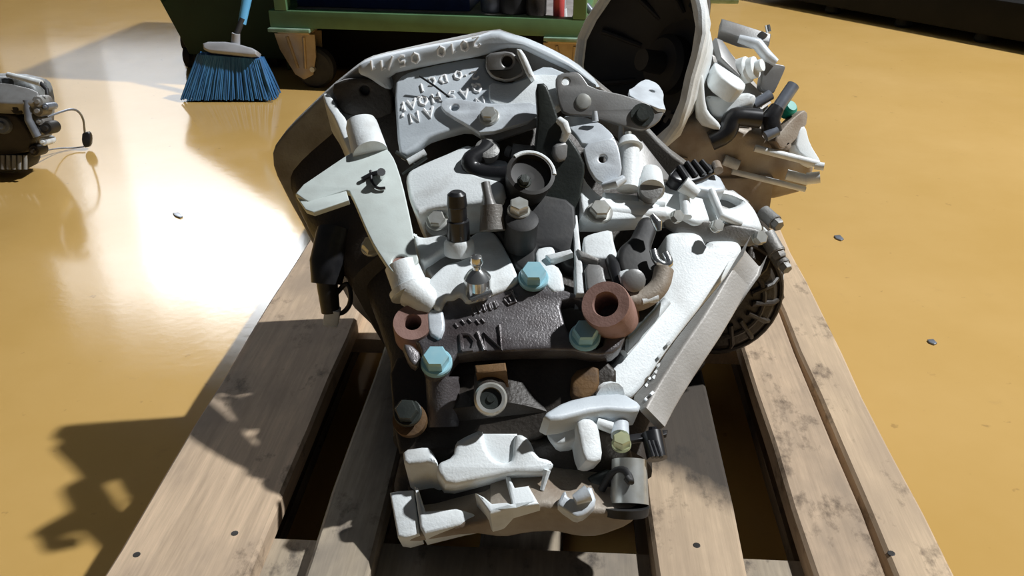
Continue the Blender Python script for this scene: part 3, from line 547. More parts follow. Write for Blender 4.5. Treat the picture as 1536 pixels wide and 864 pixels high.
# black cast iron mount bracket
pm = PL((655, 540, 0.722), (800, 420, 0.795), (909, 456, 0.772)); nM = pm[1]
BRK = [(594, 490), (596, 468), (612, 456), (645, 462), (668, 459), (674, 440), (695, 421), (703, 438), (706, 450), (775, 430), (786, 412), (801, 402), (818, 410), (828, 428), (872, 443), (900, 440), (945, 470), (946, 492), (926, 527), (895, 533), (851, 523), (689, 529), (678, 542), (668, 562), (648, 568), (632, 552), (632, 518), (612, 506)]
mount = MB().slab(pm, BRK, 0.024, 0.003, 1, holes=[(619, 483, 12.5), [(838, 452), (864, 446), (888, 462), (912, 492), (902, 524), (866, 518), (848, 490)]]).build('mount_bracket', 'iron', gear)
MB().slab(shift(pm, 0.004), [(640, 464), (664, 462), (668, 490), (660, 510), (642, 500)], 0.01, 0.003, 1).build('bracket_neck', 'alu2', mount)
def eye(u, v, d, R, r, t, ax=None):
    c = onplane(u, v, shift(pm, d)); mb = MB(); nM = ax or pm[1]
    mb.lathe(c, nM, [(r, -t), (R*1.06, -t), (R, -0.003), (R*0.96, 0), (r*1.08, 0), (r, -0.003)], 40)
    # open bore: outer wall, rim and inner wall
    m2 = MB(); seg = 40; vs, fs = mb.v, []
    for i in range(6):
        for k in range(seg):
            k2 = (k+1) % seg; fs.append([i*seg+k, i*seg+k2, ((i+1) % 6)*seg+k2, ((i+1) % 6)*seg+k])
    m2.add(vs, fs); e = m2.build('mount_eye', 'rust', mount, sharp=50)
    MB().lathe(c - nM*(t-0.002), nM, [(r, -0.002), (r, 0)], 24).build('eye_bottom', 'hole', mount)
eye(619, 483, 0.003, 0.0200, 0.0082, 0.03)
eax = (onplane(908, 456, shift(pm, 0.034)) - onplane(928, 488, shift(pm, -0.03))).normalized()
eye(908, 456, 0.034, 0.0240, 0.0118, 0.05, eax)
mb = MB(); mb.tube([onplane(924, 482, shift(pm, -0.024)), onplane(934, 500, shift(pm, -0.08))], [0.0255, 0.0235], 28); mb.build('mount_post', 'iron', mount)
for (u, v, y) in [(655, 546, 0.0), (800, 419, 0.0), (877, 507, 0.0)]:
    if u == 877: MB().tube([onplane(u, v, pm), onplane(u, v, pm)-nM*0.03], 0.013, 18).build('bolt_seat', 'iron', mount)
    bm_ = MB(); hexbolt(bm_, onplane(u, v, pm), (nM + Vector((0, 0, 0.25))).normalized(), 0.0120, 0.017, 1.28); bm_.build('bolt', 'bluebolt', mount, sharp=25)
mb = MB(); mb.tube([W(664, 566, 0.728), W(666, 640, 0.700)], [0.017, 0.0155], 20); mb.build('mount_leg', 'iron', mount)
MB().slab(PL((600, 525, 0.72), (625, 540, 0.715), (610, 545, 0.71)), [(604, 515), (618, 516), (632, 530), (628, 552), (616, 545)], 0.012, 0.003, 1).build('mount_lug', 'iron', mount)
# raised cast letters D I N and rows of small raised cast marks
def strokes(mb, pl, segs, r, lift=0.0008):
    for seg in segs: mb.tube([onplane(a, b_, shift(pl, lift)) for a, b_ in seg], r, 6)
mb = MB(); strokes(mb, pm, [[(691, 501), (693, 526)], [(691, 501), (704, 502), (712, 512), (708, 525), (693, 526)], [(716, 498), (727, 526)], [(728, 526), (726, 500), (752, 524), (749, 488)]], 0.0022); mb.build('cast_lettering', 'iron', mount)
mb = MB(); ticks = []
for k, (u, v) in enumerate([(708, 462), (716, 459), (724, 457), (733, 455), (741, 452)]): ticks += [[(u, v), (u+4, v+10)], [(u+3, v-1), (u+6, v+8)]]
for (u, v) in [(682, 485), (692, 480), (702, 478), (714, 480), (722, 478)]: ticks += [[(u, v), (u+5, v+6)]]
ticks += [[(756, 449), (763, 457), (774, 453), (769, 435)], [(757, 446), (766, 442)], [(763, 446), (766, 452)], [(767, 437), (774, 446)]]
strokes(mb, pm, ticks, 0.0012); mb.build('cast_mark', 'iron', mount)

# shadowed front under the mount
MB().slab(PL((600, 560, 0.745), (760, 560, 0.735), (600, 660, 0.69)), [(582, 540), (640, 520), (900, 530), (930, 560), (900, 600), (830, 640), (800, 660), (600, 690), (590, 640)], 0.06, 0.005, 1).build('front_wall', 'grime_shade', gear)
MB().slab(PL((715, 548, 0.705), (760, 545, 0.705), (715, 558, 0.698)), [(712, 547), (758, 543), (760, 556), (714, 560)], 0.03, 0.002, 0).build('ochre_block', 'ochre', gear)
MB().slab(PL((870, 570, 0.715), (900, 570, 0.715), (880, 600, 0.70)), [(858, 556), (898, 545), (900, 580), (880, 600), (855, 598)], 0.03, 0.004, 1).build('ochre_block', 'ochre', gear)
mb = MB(); mb.tube([W(735, 566, 0.72), W(735, 596, 0.690)], 0.0155, 22); mb.build('filler_neck', 'grime_shade', gear)
fc = W(736, 598, 0.676); MB().lathe(fc, (0.05, -0.72, 0.69), [(0.0155, -0.008), (0.0155, 0.0), (0.0135, 0.0025), (0.0105, 0.0022), (0.0095, -0.003), (0.002, -0.003)], 28).build('filler_plug', 'bolt', gear)
MB().lathe(fc, (0.05, -0.72, 0.69), [(0.0096, -0.004), (0.0096, -0.0005), (0.004, -0.0005), (0.0035, 0.001)], 20).build('plug_socket', 'tower', gear)
hexbolt(MB(), W(612, 620, 0.69), (-0.05, -0.6, 0.8), 0.0105, 0.013, 1.3).build('bolt', 'tower', gear)
MB().lathe(W(614, 628, 0.69), (-0.05, -0.6, 0.8), [(0.0165, -0.01), (0.0165, -0.001), (0.012, 0)], 22).build('washer', 'ochre', gear)

# end cover, near the camera
pE = PLN((760, 700, 0.672), (0.03, -0.96, 0.26))
MB().slab(pE, [(588, 740), (600, 690), (640, 676), (820, 664), (930, 640), (952, 690), (962, 770), (900, 785), (735, 790), (640, 806), (600, 800)], 0.06, 0.006, 1).build('end_cover', 'grime_shade', gear)
MB().slab(PLN((760, 780, 0.615), (0.02, -1, 0.04)), [(594, 801), (637, 799), (693, 786), (735, 778), (736, 768), (770, 759), (810, 754), (850, 760), (900, 765), (962, 770), (945, 790), (900, 807), (870, 808), (830, 799), (790, 802), (755, 809), (708, 802), (610, 818)], 0.06, 0.005, 1).build('cover_skirt', 'beige', gear)  # beige holds dirt and light bounced up from the pallet
pb1 = PL((724, 643, 0.672), (671, 728, 0.628), (831, 697, 0.650))
MB().slab(pb1, [(655, 708), (657, 694), (680, 684), (684, 662), (697, 654), (724, 642), (727, 662), (733, 678), (744, 690), (760, 694), (770, 688), (772, 652), (782, 650), (795, 658), (806, 684), (826, 689), (832, 697), (822, 708), (803, 710), (768, 709), (737, 716), (671, 730)], 0.05, 0.005, 1).build('cover_hump', 'alu', gear)
MB().slab(shift(pb1, -0.007), [(722, 650), (776, 650), (776, 690), (760, 698), (735, 690), (724, 676)], 0.03, 0.002, 0).build('hump_notch', 'alu', gear)
MB().slab(PL((605, 675, 0.668), (645, 672, 0.668), (608, 695, 0.652)), [(603, 673), (640, 668), (648, 674), (657, 693), (648, 694), (640, 691), (606, 696)], 0.045, 0.004, 1).build('cover_lug', 'alu', gear)
MB().slab(PL((587, 740, 0.648), (620, 736, 0.649), (600, 803, 0.611)), [(584, 738), (600, 735), (620, 734), (629, 801), (608, 807), (596, 805)], 0.03, 0.003, 0).build('cover_corner', 'alu', gear)
MB().slab(PL((630, 740, 0.643), (640, 770, 0.625), (690, 765, 0.6275)), [(621, 728), (627, 731), (638, 766), (684, 762), (706, 768), (734, 779), (693, 787), (637, 801), (630, 790)], 0.03, 0.003, 0).build('cover_rib', 'alu', gear)
MB().slab(PL((715, 740, 0.630), (740, 757, 0.616), (800, 752, 0.617)), [(712, 737), (726, 744), (738, 754), (759, 752), (768, 755), (758, 712), (765, 714), (772, 730), (793, 727), (809, 755), (768, 760), (735, 769)], 0.03, 0.003, 0).build('cover_rib', 'alu', gear)
mb = MB(); mb.tube([W(821, 705, 0.645), W(813, 735, 0.635)], [0.0035, 0.002], 10); mb.build('cover_spike', 'alu', gear)
MB().slab(PL((640, 735, 0.66), (760, 720, 0.66), (680, 760, 0.648)), [(600, 700), (660, 712), (760, 714), (825, 706), (830, 740), (760, 750), (640, 764), (612, 740)], 0.04, 0.004, 1).build('cover_recess', 'grime_shade', gear)
# small castings at the cover's right
MB().slab(PL((820, 642, 0.685), (865, 634, 0.685), (830, 662, 0.672)), [(816, 642), (866, 631), (870, 654), (852, 664), (832, 667), (821, 655)], 0.03, 0.003, 1).build('cover_block', 'alu', gear)
MB().slab(PL((868, 634, 0.675), (890, 630, 0.68), (880, 690, 0.645)), [(865, 634), (872, 626), (888, 627), (899, 638), (906, 688), (890, 694), (876, 690)], 0.03, 0.004, 1).build('cover_block', 'alu', gear)
T([(895, 634, 0.685), (918, 642, 0.682)], [8, 9], 16).build('cover_arm', 'alu', gear)
mb = MB(); mb.tube([W(930, 634, 0.695), W(930, 654, 0.678)], [0.0085, 0.0088], 20); mb.build('stud_cap', 'alu2', gear)
hexbolt(MB(), W(932, 668, 0.67), (-0.05, -0.2, 1), 0.0085, 0.011, 1.1).build('bolt', 'brass', gear)
MB().slab(PL((940, 652, 0.684), (1000, 648, 0.690), (960, 658, 0.678)), [(938, 652), (990, 645), (1002, 644), (1000, 651), (960, 658), (940, 662)], 0.005, 0.001, 0).build('sensor_plate', 'black', gear)
sp = MB(); sp.tube([W(978, 650, 0.687), W(986, 688, 0.665)], [0.0105, 0.0100], 16); spk = sp.build('crank_sensor', 'black', gear)
for k in (-6, 0, 6):
    mb = MB(); mb.tube([W(978+k, 662, 0.670), W(986+k, 686, 0.653)], 0.0022, 8); mb.build('sensor_rib', 'black', spk)
mb = MB(); mb.tube([W(980, 652, 0.685), W(979, 640, 0.69)], [0.005, 0.004], 10); mb.build('sensor_tip', 'black', spk)
mb = MB(); mb.tube([W(944, 690, 0.662), W(944, 757, 0.632)], [0.0165, 0.0180], 26); mb.build('output_sleeve', 'bolt', gear)
mb = MB(); mb.tube([W(938, 759, 0.630), W(938, 772, 0.626)], [0.0225, 0.021], 26); mb.build('sleeve_seal', 'rubber', gear)
mb = MB(); mb.tube(smooth_path([W(902, 735, 0.645), W(918, 708, 0.650), W(938, 702, 0.645), W(948, 726, 0.628), W(940, 716, 0.634)], 2), 0.0036, 12); mb.build('seal_lip', 'rubber', gear)
MB().slab(PL((905, 730, 0.652), (930, 720, 0.655), (910, 745, 0.646)), [(880, 715), (918, 702), (922, 722), (915, 738), (902, 740), (886, 730)], 0.02, 0.004, 1).build('seal_block', 'tower', gear)
crn = MB(); crn.slab(PL((850, 755, 0.612), (885, 735, 0.622), (870, 772, 0.603)), [(834, 757), (847, 733), (852, 746), (866, 748), (886, 725), (896, 754), (878, 772), (864, 777), (848, 766)], 0.02, 0.003, 1); crn.tube([W(862, 750, 0.611), W(882, 740, 0.616)], [0.005, 0.008], 12); crn.build('crumpled_lug', 'alu2', gear)

# hand-written white paint marks on the panel (upside down as in the photograph)
GL = {'2': [[(0.05, 0.8), (0.35, 1), (0.8, 0.85), (0.75, 0.55), (0.1, 0.05), (0.9, 0)]], '0': [[(0.5, 1), (0.1, 0.75), (0.1, 0.25), (0.5, 0), (0.9, 0.25), (0.9, 0.75), (0.5, 1)]],
      '1': [[(0.2, 0.75), (0.55, 1), (0.5, 0)]], '5': [[(0.9, 1), (0.25, 1), (0.2, 0.55), (0.75, 0.55), (0.85, 0.2), (0.5, 0), (0.1, 0.1)]], '/': [[(0.9, 1.1), (0.1, -0.15)]],
      'N': [[(0, 0), (0.1, 1), (0.8, 0), (0.9, 1)]], 'A': [[(0, 0), (0.5, 1), (0.95, 0)], [(0.2, 0.4), (0.8, 0.4)]], 'Q': [[(0.5, 1), (0.1, 0.7), (0.1, 0.25), (0.5, 0), (0.9, 0.3), (0.85, 0.75), (0.5, 1)], [(0.55, 0.3), (1, -0.1)]],
      'S': [[(0.9, 0.85), (0.5, 1), (0.15, 0.8), (0.4, 0.5), (0.8, 0.3), (0.5, 0), (0.05, 0.15)]], 'H': [[(0.1, 0), (0.1, 1)], [(0.85, 0), (0.9, 1)], [(0.1, 0.5), (0.9, 0.5)]], 'I': [[(0.5, 0), (0.5, 1)]],
      'D': [[(0.1, 0), (0.1, 1), (0.6, 0.95), (0.95, 0.5), (0.6, 0.05), (0.1, 0)]], 'C': [[(0.9, 0.85), (0.5, 1), (0.1, 0.6), (0.2, 0.15), (0.55, 0), (0.9, 0.15)]], '.': [[(0.4, 0), (0.5, 0.1)]], "'": [[(0.5, 1), (0.4, 0.7)]]}
def scrawl(pl, items, xd, yd, r):
    mb = MB()
    for ch, u, v in items:
        for st in GL[ch]:
            pts = [(u+(a-0.5)*xd[0]+(b_-0.5)*yd[0], v+(a-0.5)*xd[1]+(b_-0.5)*yd[1]) for a, b_ in st]
            mb.tube([onplane(a, b_, shift(pl, 0.0006)) for a, b_ in pts], r, 6)
    return mb
scrawl(plip, [('2', 714, 63), ('0', 697, 69), ('1', 679, 73), ('0', 662, 77), ('0', 623, 87), ('5', 603, 91), ('/', 586, 95), ('1', 573, 98), ('1', 558, 98)], (-12, 3), (3, 15), 0.0017).build('paint_writing', 'paint', panel)
scrawl(ppan, [('Q', 716, 132), ('A', 697, 140), ('S', 677, 144), ('H', 654, 147), ('Q', 635, 151), ('A', 618, 156), ('I', 606, 160)], (-13, 4), (3, 13), 0.0016).build('paint_writing', 'paint', panel)
scrawl(ppan, [('N', 720, 154), ('A', 644, 169), ('N', 621, 176), ("'", 602, 157), ("'", 602, 168)], (-14, 4), (4, 14), 0.0017).build('paint_writing', 'paint', panel)
scrawl(ppan, [('2', 712, 113), ('.', 699, 118), ('0', 687, 113), ('D', 665, 119), ('C', 648, 122), ('I', 633, 132)], (-11, 3), (3, 11), 0.0015).build('paint_writing', 'paint', panel)

# ------------------------------------------------------------------ second gearbox, standing behind on the far end of the pallet
g2 = thing('gearbox', 'smaller pale gearbox with open dark bell mouth behind the large one', 'gearbox', (0.36, 1.52, PT))
bn = Vector((-0.84, -0.47, 0.26)).normalized(); bc = W(955, 88, 1.48)
bx = Vector((bn.y, -bn.x, 0)).normalized(); by = bn.cross(bx)
if by.z < 0: by = -by
def bell_ring(h, k, dz=0.0):
    out = []
    for i in range(24):
        a = 2*math.pi*i/24; r = 0.142*(1+0.05*math.cos(3*a+0.6)+0.03*math.cos(7*a))*k
        out.append(bc + bn*h + bx*math.cos(a)*r + by*(math.sin(a)*r*1.08 + dz))
    return out
mb = MB(); mb.loft([bell_ring(-0.105, 0.35), bell_ring(-0.09, 0.60), bell_ring(-0.055, 0.80), bell_ring(-0.014, 1.0), bell_ring(-0.012, 1.10), bell_ring(0.0, 1.10), bell_ring(0.002, 1.08), bell_ring(0.002, 0.97)])
mb.f.pop()                                   # the mouth stays open
mb.build('bell_housing', 'alu', g2); mb = MB()
mb.loft([bell_ring(0.002, 0.97), bell_ring(-0.01, 0.94), bell_ring(-0.045, 0.76), bell_ring(-0.08, 0.50)]); mb.f.pop(-2)
mb.build('bell_lining', 'dark', g2)
mb = MB(); mb.tube([p for p in [bc + bn*0.002 + bx*math.cos(a)*0.152*(1+0.05*math.cos(3*a+0.6)+0.03*math.cos(7*a)) + by*math.sin(a)*0.164*(1+0.05*math.cos(3*a+0.6)+0.03*math.cos(7*a)) for a in [math.radians(x) for x in range(0, 361, 12)]]], 0.009, 10, False); mb.build('bell_rim', 'alu', g2)
for k in range(9):
    mb = MB(); a = math.radians(k*40+10); d = bx*math.cos(a)+by*math.sin(a)*1.05; mb.tube([bc-bn*0.01+d*0.128, bc-bn*0.07+d*0.085], 0.005, 8); mb.build('bell_rib', 'dark', g2)
mb = MB(); mb.lathe(bc-bn*0.08, bn, [(0.05, -0.04), (0.05, 0.02), (0.042, 0.03), (0.02, 0.03), (0.018, 0.07), (0.016, 0.07)], 28); mb.build('input_shaft', 'dark', g2)
MB().slab(PL((1055, 150, 1.40), (1080, 192, 1.39), (1048, 180, 1.395)), [(1044, 110), (1055, 108), (1058, 150), (1062, 168), (1082, 188), (1079, 197), (1047, 187), (1043, 150)], 0.03, 0.005, 1).build('bell_foot', 'alu', g2)
MB().slab(PLN((1120, 250, 1.43), (0.1, -1, -0.12)), [(1000, 205), (1042, 185), (1090, 190), (1150, 205), (1195, 225), (1226, 246), (1212, 288), (1150, 304), (1100, 285), (1050, 276), (1010, 258)], 0.18, 0.012, 1).build('case', 'beige', g2)  # beige holds the floor's bounce on this shaded face
MB().slab(PLN((1120, 150, 1.50), (0.2, -1, 0.6)), [(1050, 90), (1075, 92), (1120, 130), (1150, 140), (1165, 200), (1080, 215), (1052, 180)], 0.12, 0.008, 1).build('case_shoulder', 'plate', g2)
MB().slab(PL((1075, 95, 1.46), (1120, 130, 1.43), (1085, 90, 1.49)), [(1071, 92), (1082, 92), (1120, 125), (1118, 134), (1105, 132), (1078, 112)], 0.03, 0.004, 1).build('case_rib', 'alu', g2)
MB().slab(PL((1065, 150, 1.43), (1130, 145, 1.42), (1090, 170, 1.41)), [(1056, 140), (1090, 144), (1120, 136), (1136, 142), (1128, 156), (1090, 172), (1070, 172), (1062, 162)], 0.05, 0.008, 2).build('case_shoulder', 'alu', g2)
MB().slab(PL((1075, 60, 1.49), (1118, 112, 1.46), (1085, 60, 1.5)), [(1074, 56), (1084, 60), (1117, 110), (1110, 114), (1082, 86)], 0.012, 0.002, 0).build('gusset_plate', 'plate', g2)
MB().slab(PL((1082, 35, 1.52), (1150, 55, 1.5), (1085, 50, 1.505)), [(1083, 27), (1100, 32), (1157, 50), (1155, 64), (1112, 58), (1080, 46)], 0.025, 0.003, 0).build('shift_arm', 'plate', g2)
T([(1108, 58, 1.50), (1136, 66, 1.49), (1150, 84, 1.48), (1164, 94, 1.475)], [6, 9, 9, 6], 14).build('arm_link', 'alu2', g2)
T([(1153, 48, 1.50), (1151, 38, 1.505)], 4, 12).build('arm_pin', 'steel', g2)
MB().slab(PL((1150, 95, 1.475), (1165, 135, 1.46), (1175, 100, 1.475)), [(1148, 90), (1162, 95), (1178, 98), (1178, 104), (1168, 126), (1160, 142), (1140, 134), (1143, 112)], 0.02, 0.002, 1).build('arm_bracket', 'plate', g2)
MB().lathe(W(1122, 104, 1.47), (0.7, -0.5, 0.4), [(0.022, -0.03), (0.022, 0.0), (0.018, 0.004), (0.018, 0.014), (0.010, 0.016), (0.010, 0.026)], 24).build('shift_shaft', 'alu', g2)
T([(1160, 172, 1.43), (1190, 128, 1.46)], 9.5, 20).build('switch_body', 'gunmetal', g2)
T([(1130, 158, 1.44), (1156, 142, 1.45)], 8, 20).build('switch_body', 'gunmetal', g2)
T([(1158, 198, 1.415), (1155, 178, 1.42), (1166, 162, 1.43)], [15, 15, 11], 18).build('switch_plug', 'black', g2)
mb = MB(); mb.tube(smooth_path([W(1066, 212, 1.40), W(1092, 200, 1.40), W(1098, 174, 1.41), W(1122, 176, 1.41), W(1140, 178, 1.41)], 2), 0.016, 16); mb.build('hose_elbow', 'black', g2)
T([(1148, 205, 1.40), (1166, 196, 1.405)], 8, 14).build('hose_clip', 'gunmetal', g2)
mb = MB(); mb.lathe(W(1186, 160, 1.45), (0.3, -0.6, 0.7), [(0.012, -0.02), (0.013, 0.0), (0.009, 0.004)], 18); mb.build('plug_seal', 'teal', g2)
MB().slab(PLN((1190, 195, 1.43), (0.45, -0.8, 0.35)), [(1162, 208), (1186, 180), (1206, 164), (1213, 170), (1210, 190), (1190, 215), (1172, 226)], 0.02, 0.003, 1, holes=[(1183, 218, 5)]).build('flange_plate', 'beige', g2)
MB().slab(PL((1195, 200, 1.43), (1225, 245, 1.42), (1210, 195, 1.44)), [(1200, 190), (1209, 188), (1216, 215), (1234, 244), (1226, 250), (1192, 224)], 0.03, 0.004, 1).build('case_end', 'alu', g2)
for (a, b_, r) in [((1132, 222, 1.415), (1228, 246, 1.40), 5.5), ((1098, 257, 1.42), (1208, 284, 1.40), 4.5), ((1086, 240, 1.42), (1108, 248, 1.415), 8), ((1180, 262, 1.41), (1212, 270, 1.40), 8), ((1210, 268, 1.40), (1230, 266, 1.395), 9), ((1222, 248, 1.40), (1236, 250, 1.395), 6)]:
    T([a, b_], r, 14).build('case_rib', 'alu', g2)
T([(1020, 236, 1.42), (1018, 250, 1.415)], 12, 18).build('bolt_boss', 'beige', g2)
mb = MB(); mb.tube([bc-bn*0.10, bc-bn*0.14, W(1105, 190, 1.50)], [0.05, 0.06, 0.07], 20); mb.build('case_neck', 'alu3', g2)
mb = MB(); mb.box((0.34, 1.50, PT+0.035), (0.22, 0.16, 0.068), None, 0.01); mb.build('case_base', 'beige', g2)

# ------------------------------------------------------------------ engine part at the left edge, with a cable and plug
eng = thing('engine_block', 'grey ribbed engine part standing on the floor at left edge', 'engine part', (-1.22, 2.1, 0))
MB().slab(PLN((30, 190, 2.0), (0.1, -1, 0.15)), [(-120, 118), (8, 116), (44, 124), (54, 132), (60, 160), (58, 200), (52, 226), (38, 246), (-120, 252)], 0.10, 0.01, 1).build('case', 'engine', eng)
MB().slab(PLN((20, 140, 1.97), (0.1, -0.5, 0.8)), [(-60, 125), (6, 122), (56, 134), (62, 150), (40, 156), (-60, 152)], 0.04, 0.006, 1).build('top_cover', 'plate', eng)
MB().slab(PLN((20, 195, 1.97), (0, -1, 0.1)), [(-60, 168), (20, 170), (36, 186), (48, 214), (40, 232), (-60, 236)], 0.03, 0.006, 1).build('side_recess', 'grime_shade', eng)
MB().slab(PLN((10, 250, 1.96), (0, -1, 0.1)), [(-80, 232), (36, 230), (42, 244), (36, 258), (-80, 264)], 0.07, 0.008, 1).build('sump', 'rubber', eng)
for k in range(9): T([(-30+k*8.5, 233, 1.952), (-30+k*8.5, 254, 1.942)], 3, 10).build('sump_rib', 'grey', eng)
T([(12, 112, 2.02), (36, 118, 2.0), (62, 125, 1.99)], [4, 4, 5], 14).build('top_pipe', 'alu', eng)
T([(60, 124, 1.99), (70, 134, 1.98), (71, 142, 1.975)], 3, 12).build('top_pipe', 'dark', eng)
T([(40, 150, 1.96), (43, 180, 1.95), (56, 205, 1.945)], [5, 6, 6], 14).build('front_rib', 'gunmetal', eng)
for (u, v, r, m_) in [(58, 152, 8, 'grey'), (58, 166, 8, 'grey'), (60, 182, 6, 'plate'), (70, 160, 5, 'gunmetal'), (70, 192, 9, 'hole'), (57, 196, 8, 'plate'), (66, 212, 6, 'alu2'), (52, 226, 8, 'grime_shade'), (26, 162, 9, 'hole'), (4, 188, 12, 'gunmetal')]:
    q = W(u, v, 1.965); R_ = px(r, u, v, 1.965); mb = MB(); mb.lathe(q, (0.15, -1, 0.25), [(R_*1.1, -0.05), (R_*1.1, 0.0), (R_*0.9, 0.006), (R_*0.5, 0.006), (R_*0.4, 0.014), (R_*0.3, 0.014)], 16); mb.build('boss', m_, eng)
cab = MB(); cab.tube(smooth_path([W(66, 178, 2.0), W(90, 168, 2.05), W(112, 162, 2.10), W(125, 175, 2.14), W(127, 198, 2.165)], 3), 0.0028, 8); cab.build('cable', 'gunmetal', eng)
mb = MB(); mb.slab(PLN((129, 210, 2.16), (0.1, -1, 0.2)), [(123, 199), (133, 198), (136, 206), (135, 220), (126, 222), (122, 212)], 0.018, 0.003, 1); mb.build('cable_plug', 'black', eng)
cab = MB(); cab.tube(smooth_path([W(126, 220, 2.165), W(110, 222, 2.16), W(90, 222, 2.14), W(66, 226, 2.05)], 2), 0.0018, 6); cab.build('cable', 'gunmetal', eng)  # thin tube laid along the plug's shadow on the floor

# ------------------------------------------------------------------ broom
BY = 2.62
bro = thing('broom', 'blue bristled broom with grey head leaning beside green cabinet', 'broom', (W(345, 140, BY).x, BY, 0))
rnd = random.Random(3); mb = MB()
for i in range(46):
    for j in range(7):
        s_ = (i+rnd.uniform(-.4, .4))/45; tt = (j-3)/3
        a = W(300+s_*92, 80+s_*7, BY) + Vector((0, tt*0.014, 0)); e = W(275+s_*140, 128+s_*12, BY) + Vector((0, tt*0.035, 0)); e.z = 0.004+rnd.uniform(0, .006)
        mb.tube([a, a*0.5+e*0.5+Vector((rnd.uniform(-.002, .002), rnd.uniform(-.002, .002), 0)), e], [0.0034, 0.0040, 0.0028], 5)
br_ = mb.build('bristles', 'bristle', bro); br_['kind'] = 'stuff'
MB().slab(PLN((345, 72, BY-0.025), (0, -1, 0.5)), [(303, 62), (345, 62), (386, 74), (383, 84), (345, 80), (305, 76)], 0.05, 0.006, 1).build('head', 'headgrey', bro)
T([(353, 72, BY), (354, 50, BY)], [7, 6], 16).build('socket', 'headgrey', bro)
T([(354, 54, BY), (364, 28, BY+0.02)], 4.5, 14).build('handle_neck', 'dark', bro)
T([(363, 36, BY+0.02), (372, -10, BY+0.05), (392, -120, BY+0.1)], [6, 7.5, 8], 16).build('handle', 'sky', bro)

# ------------------------------------------------------------------ dark green hopper
hop = thing('hopper_bin', 'dark green tapered waste hopper behind blue broom', 'bin', (-0.95, 3.0, 0))
MB().slab(PLN((350, 50, 2.93), (0, -1, 0)), [(284, 82), (432, 90), (434, -190), (238, -2)], 0.34, 0.006, 0).build('bin_body', 'dgreen', hop)
for (u, y) in ((286, 3.0), (286, 3.22), (415, 3.0), (415, 3.22)):
    q = W(u, 90, y); MB().lathe((q.x-0.015, y, 0.036), (1, 0, 0), [(0.03, 0), (0.036, 0.004), (0.036, 0.024), (0.03, 0.028)], 20).build('caster_wheel', 'rubber', hop)
    MB().box((q.x, y, 0.07), (0.03, 0.03, 0.07)).build('caster_fork', 'dark', hop)
T([(240, -4, 2.93), (434, -194, 2.93)], 8, 12).build('bin_edge', 'dgreen', hop)

MB().box((-0.85, 3.33, 0.15), (0.36, 0.26, 0.28), None, 0.01).build('glare_block', 'dgreen', hop)  # added box that hides floor glare beside the cabinet

# ------------------------------------------------------------------ green cabinet on casters with things on its low shelf
cz = 0.19; FL = W(405, 38, 2.72); FR = W(878, 60, 2.58); FL.z = FR.z = cz
e1_ = (FR-FL); LC = e1_.length; e1_.normalize(); e2_ = Vector((-e1_.y, e1_.x, 0)); RC = Matrix((e1_, e2_, Vector((0, 0, 1)))).transposed(); DC = 0.72
def C3(a, b_, z): return FL + e1_*a + e2_*b_ + Vector((0, 0, z-cz))
cbt = thing('workshop_cabinet', 'green steel workshop cabinet on casters with low open shelf', 'cabinet', (FL.x, FL.y, 0))
def cbox(name, a0, a1, b0, b1, z0, z1, m, par=cbt, bev=0.003):
    return MB().box(C3((a0+a1)/2, (b0+b1)/2, (z0+z1)/2), (a1-a0, b1-b0, z1-z0), RC, bev).build(name, m, par)
cbox('bottom_rail', 0.0, LC, 0, 0.04, cz, cz+0.05, 'green'); cbox('bottom_rail', 0.0, LC, DC-0.04, DC, cz, cz+0.05, 'green')
cbox('side_rail', 0.0, 0.04, 0.04, DC-0.04, cz, cz+0.05, 'green'); cbox('side_rail', LC-0.04, LC, 0.04, DC-0.04, cz, cz+0.05, 'green')
for a in (0.02, LC-0.038):
    for b_ in (0.0, DC-0.04): cbox('post', a, a+0.038, b_, b_+0.04, cz+0.05, 0.60, 'green')
cbox('shelf', 0.04, LC-0.04, 0.04, DC-0.04, cz+0.030, cz+0.036, 'shelf')
cbox('body', 0.0, LC, 0.0, DC, 0.60, 0.88, 'green'); cbox('back_panel', 0.03, LC-0.03, DC+0.001, DC+0.011, 0.03, 0.60, 'dgreen'); cbox('side_panel', -0.012, -0.002, 0.12, DC-0.04, 0.03, 0.60, 'dgreen')  # back and side panels run down near the floor to block glare
cbox('shade_box', 0.02, LC-0.02, 0.24, DC-0.13, 0.02, cz-0.014, 'blackbase')  # added dark box that blocks glare under the cabinet
cbox('foot_plate', LC-0.12, LC+0.01, -0.012, 0.1, cz-0.012, cz-0.0005, 'mint'); cbox('foot_plate', -0.005, 0.125, -0.012, 0.1, cz-0.012, cz-0.0005, 'mint')
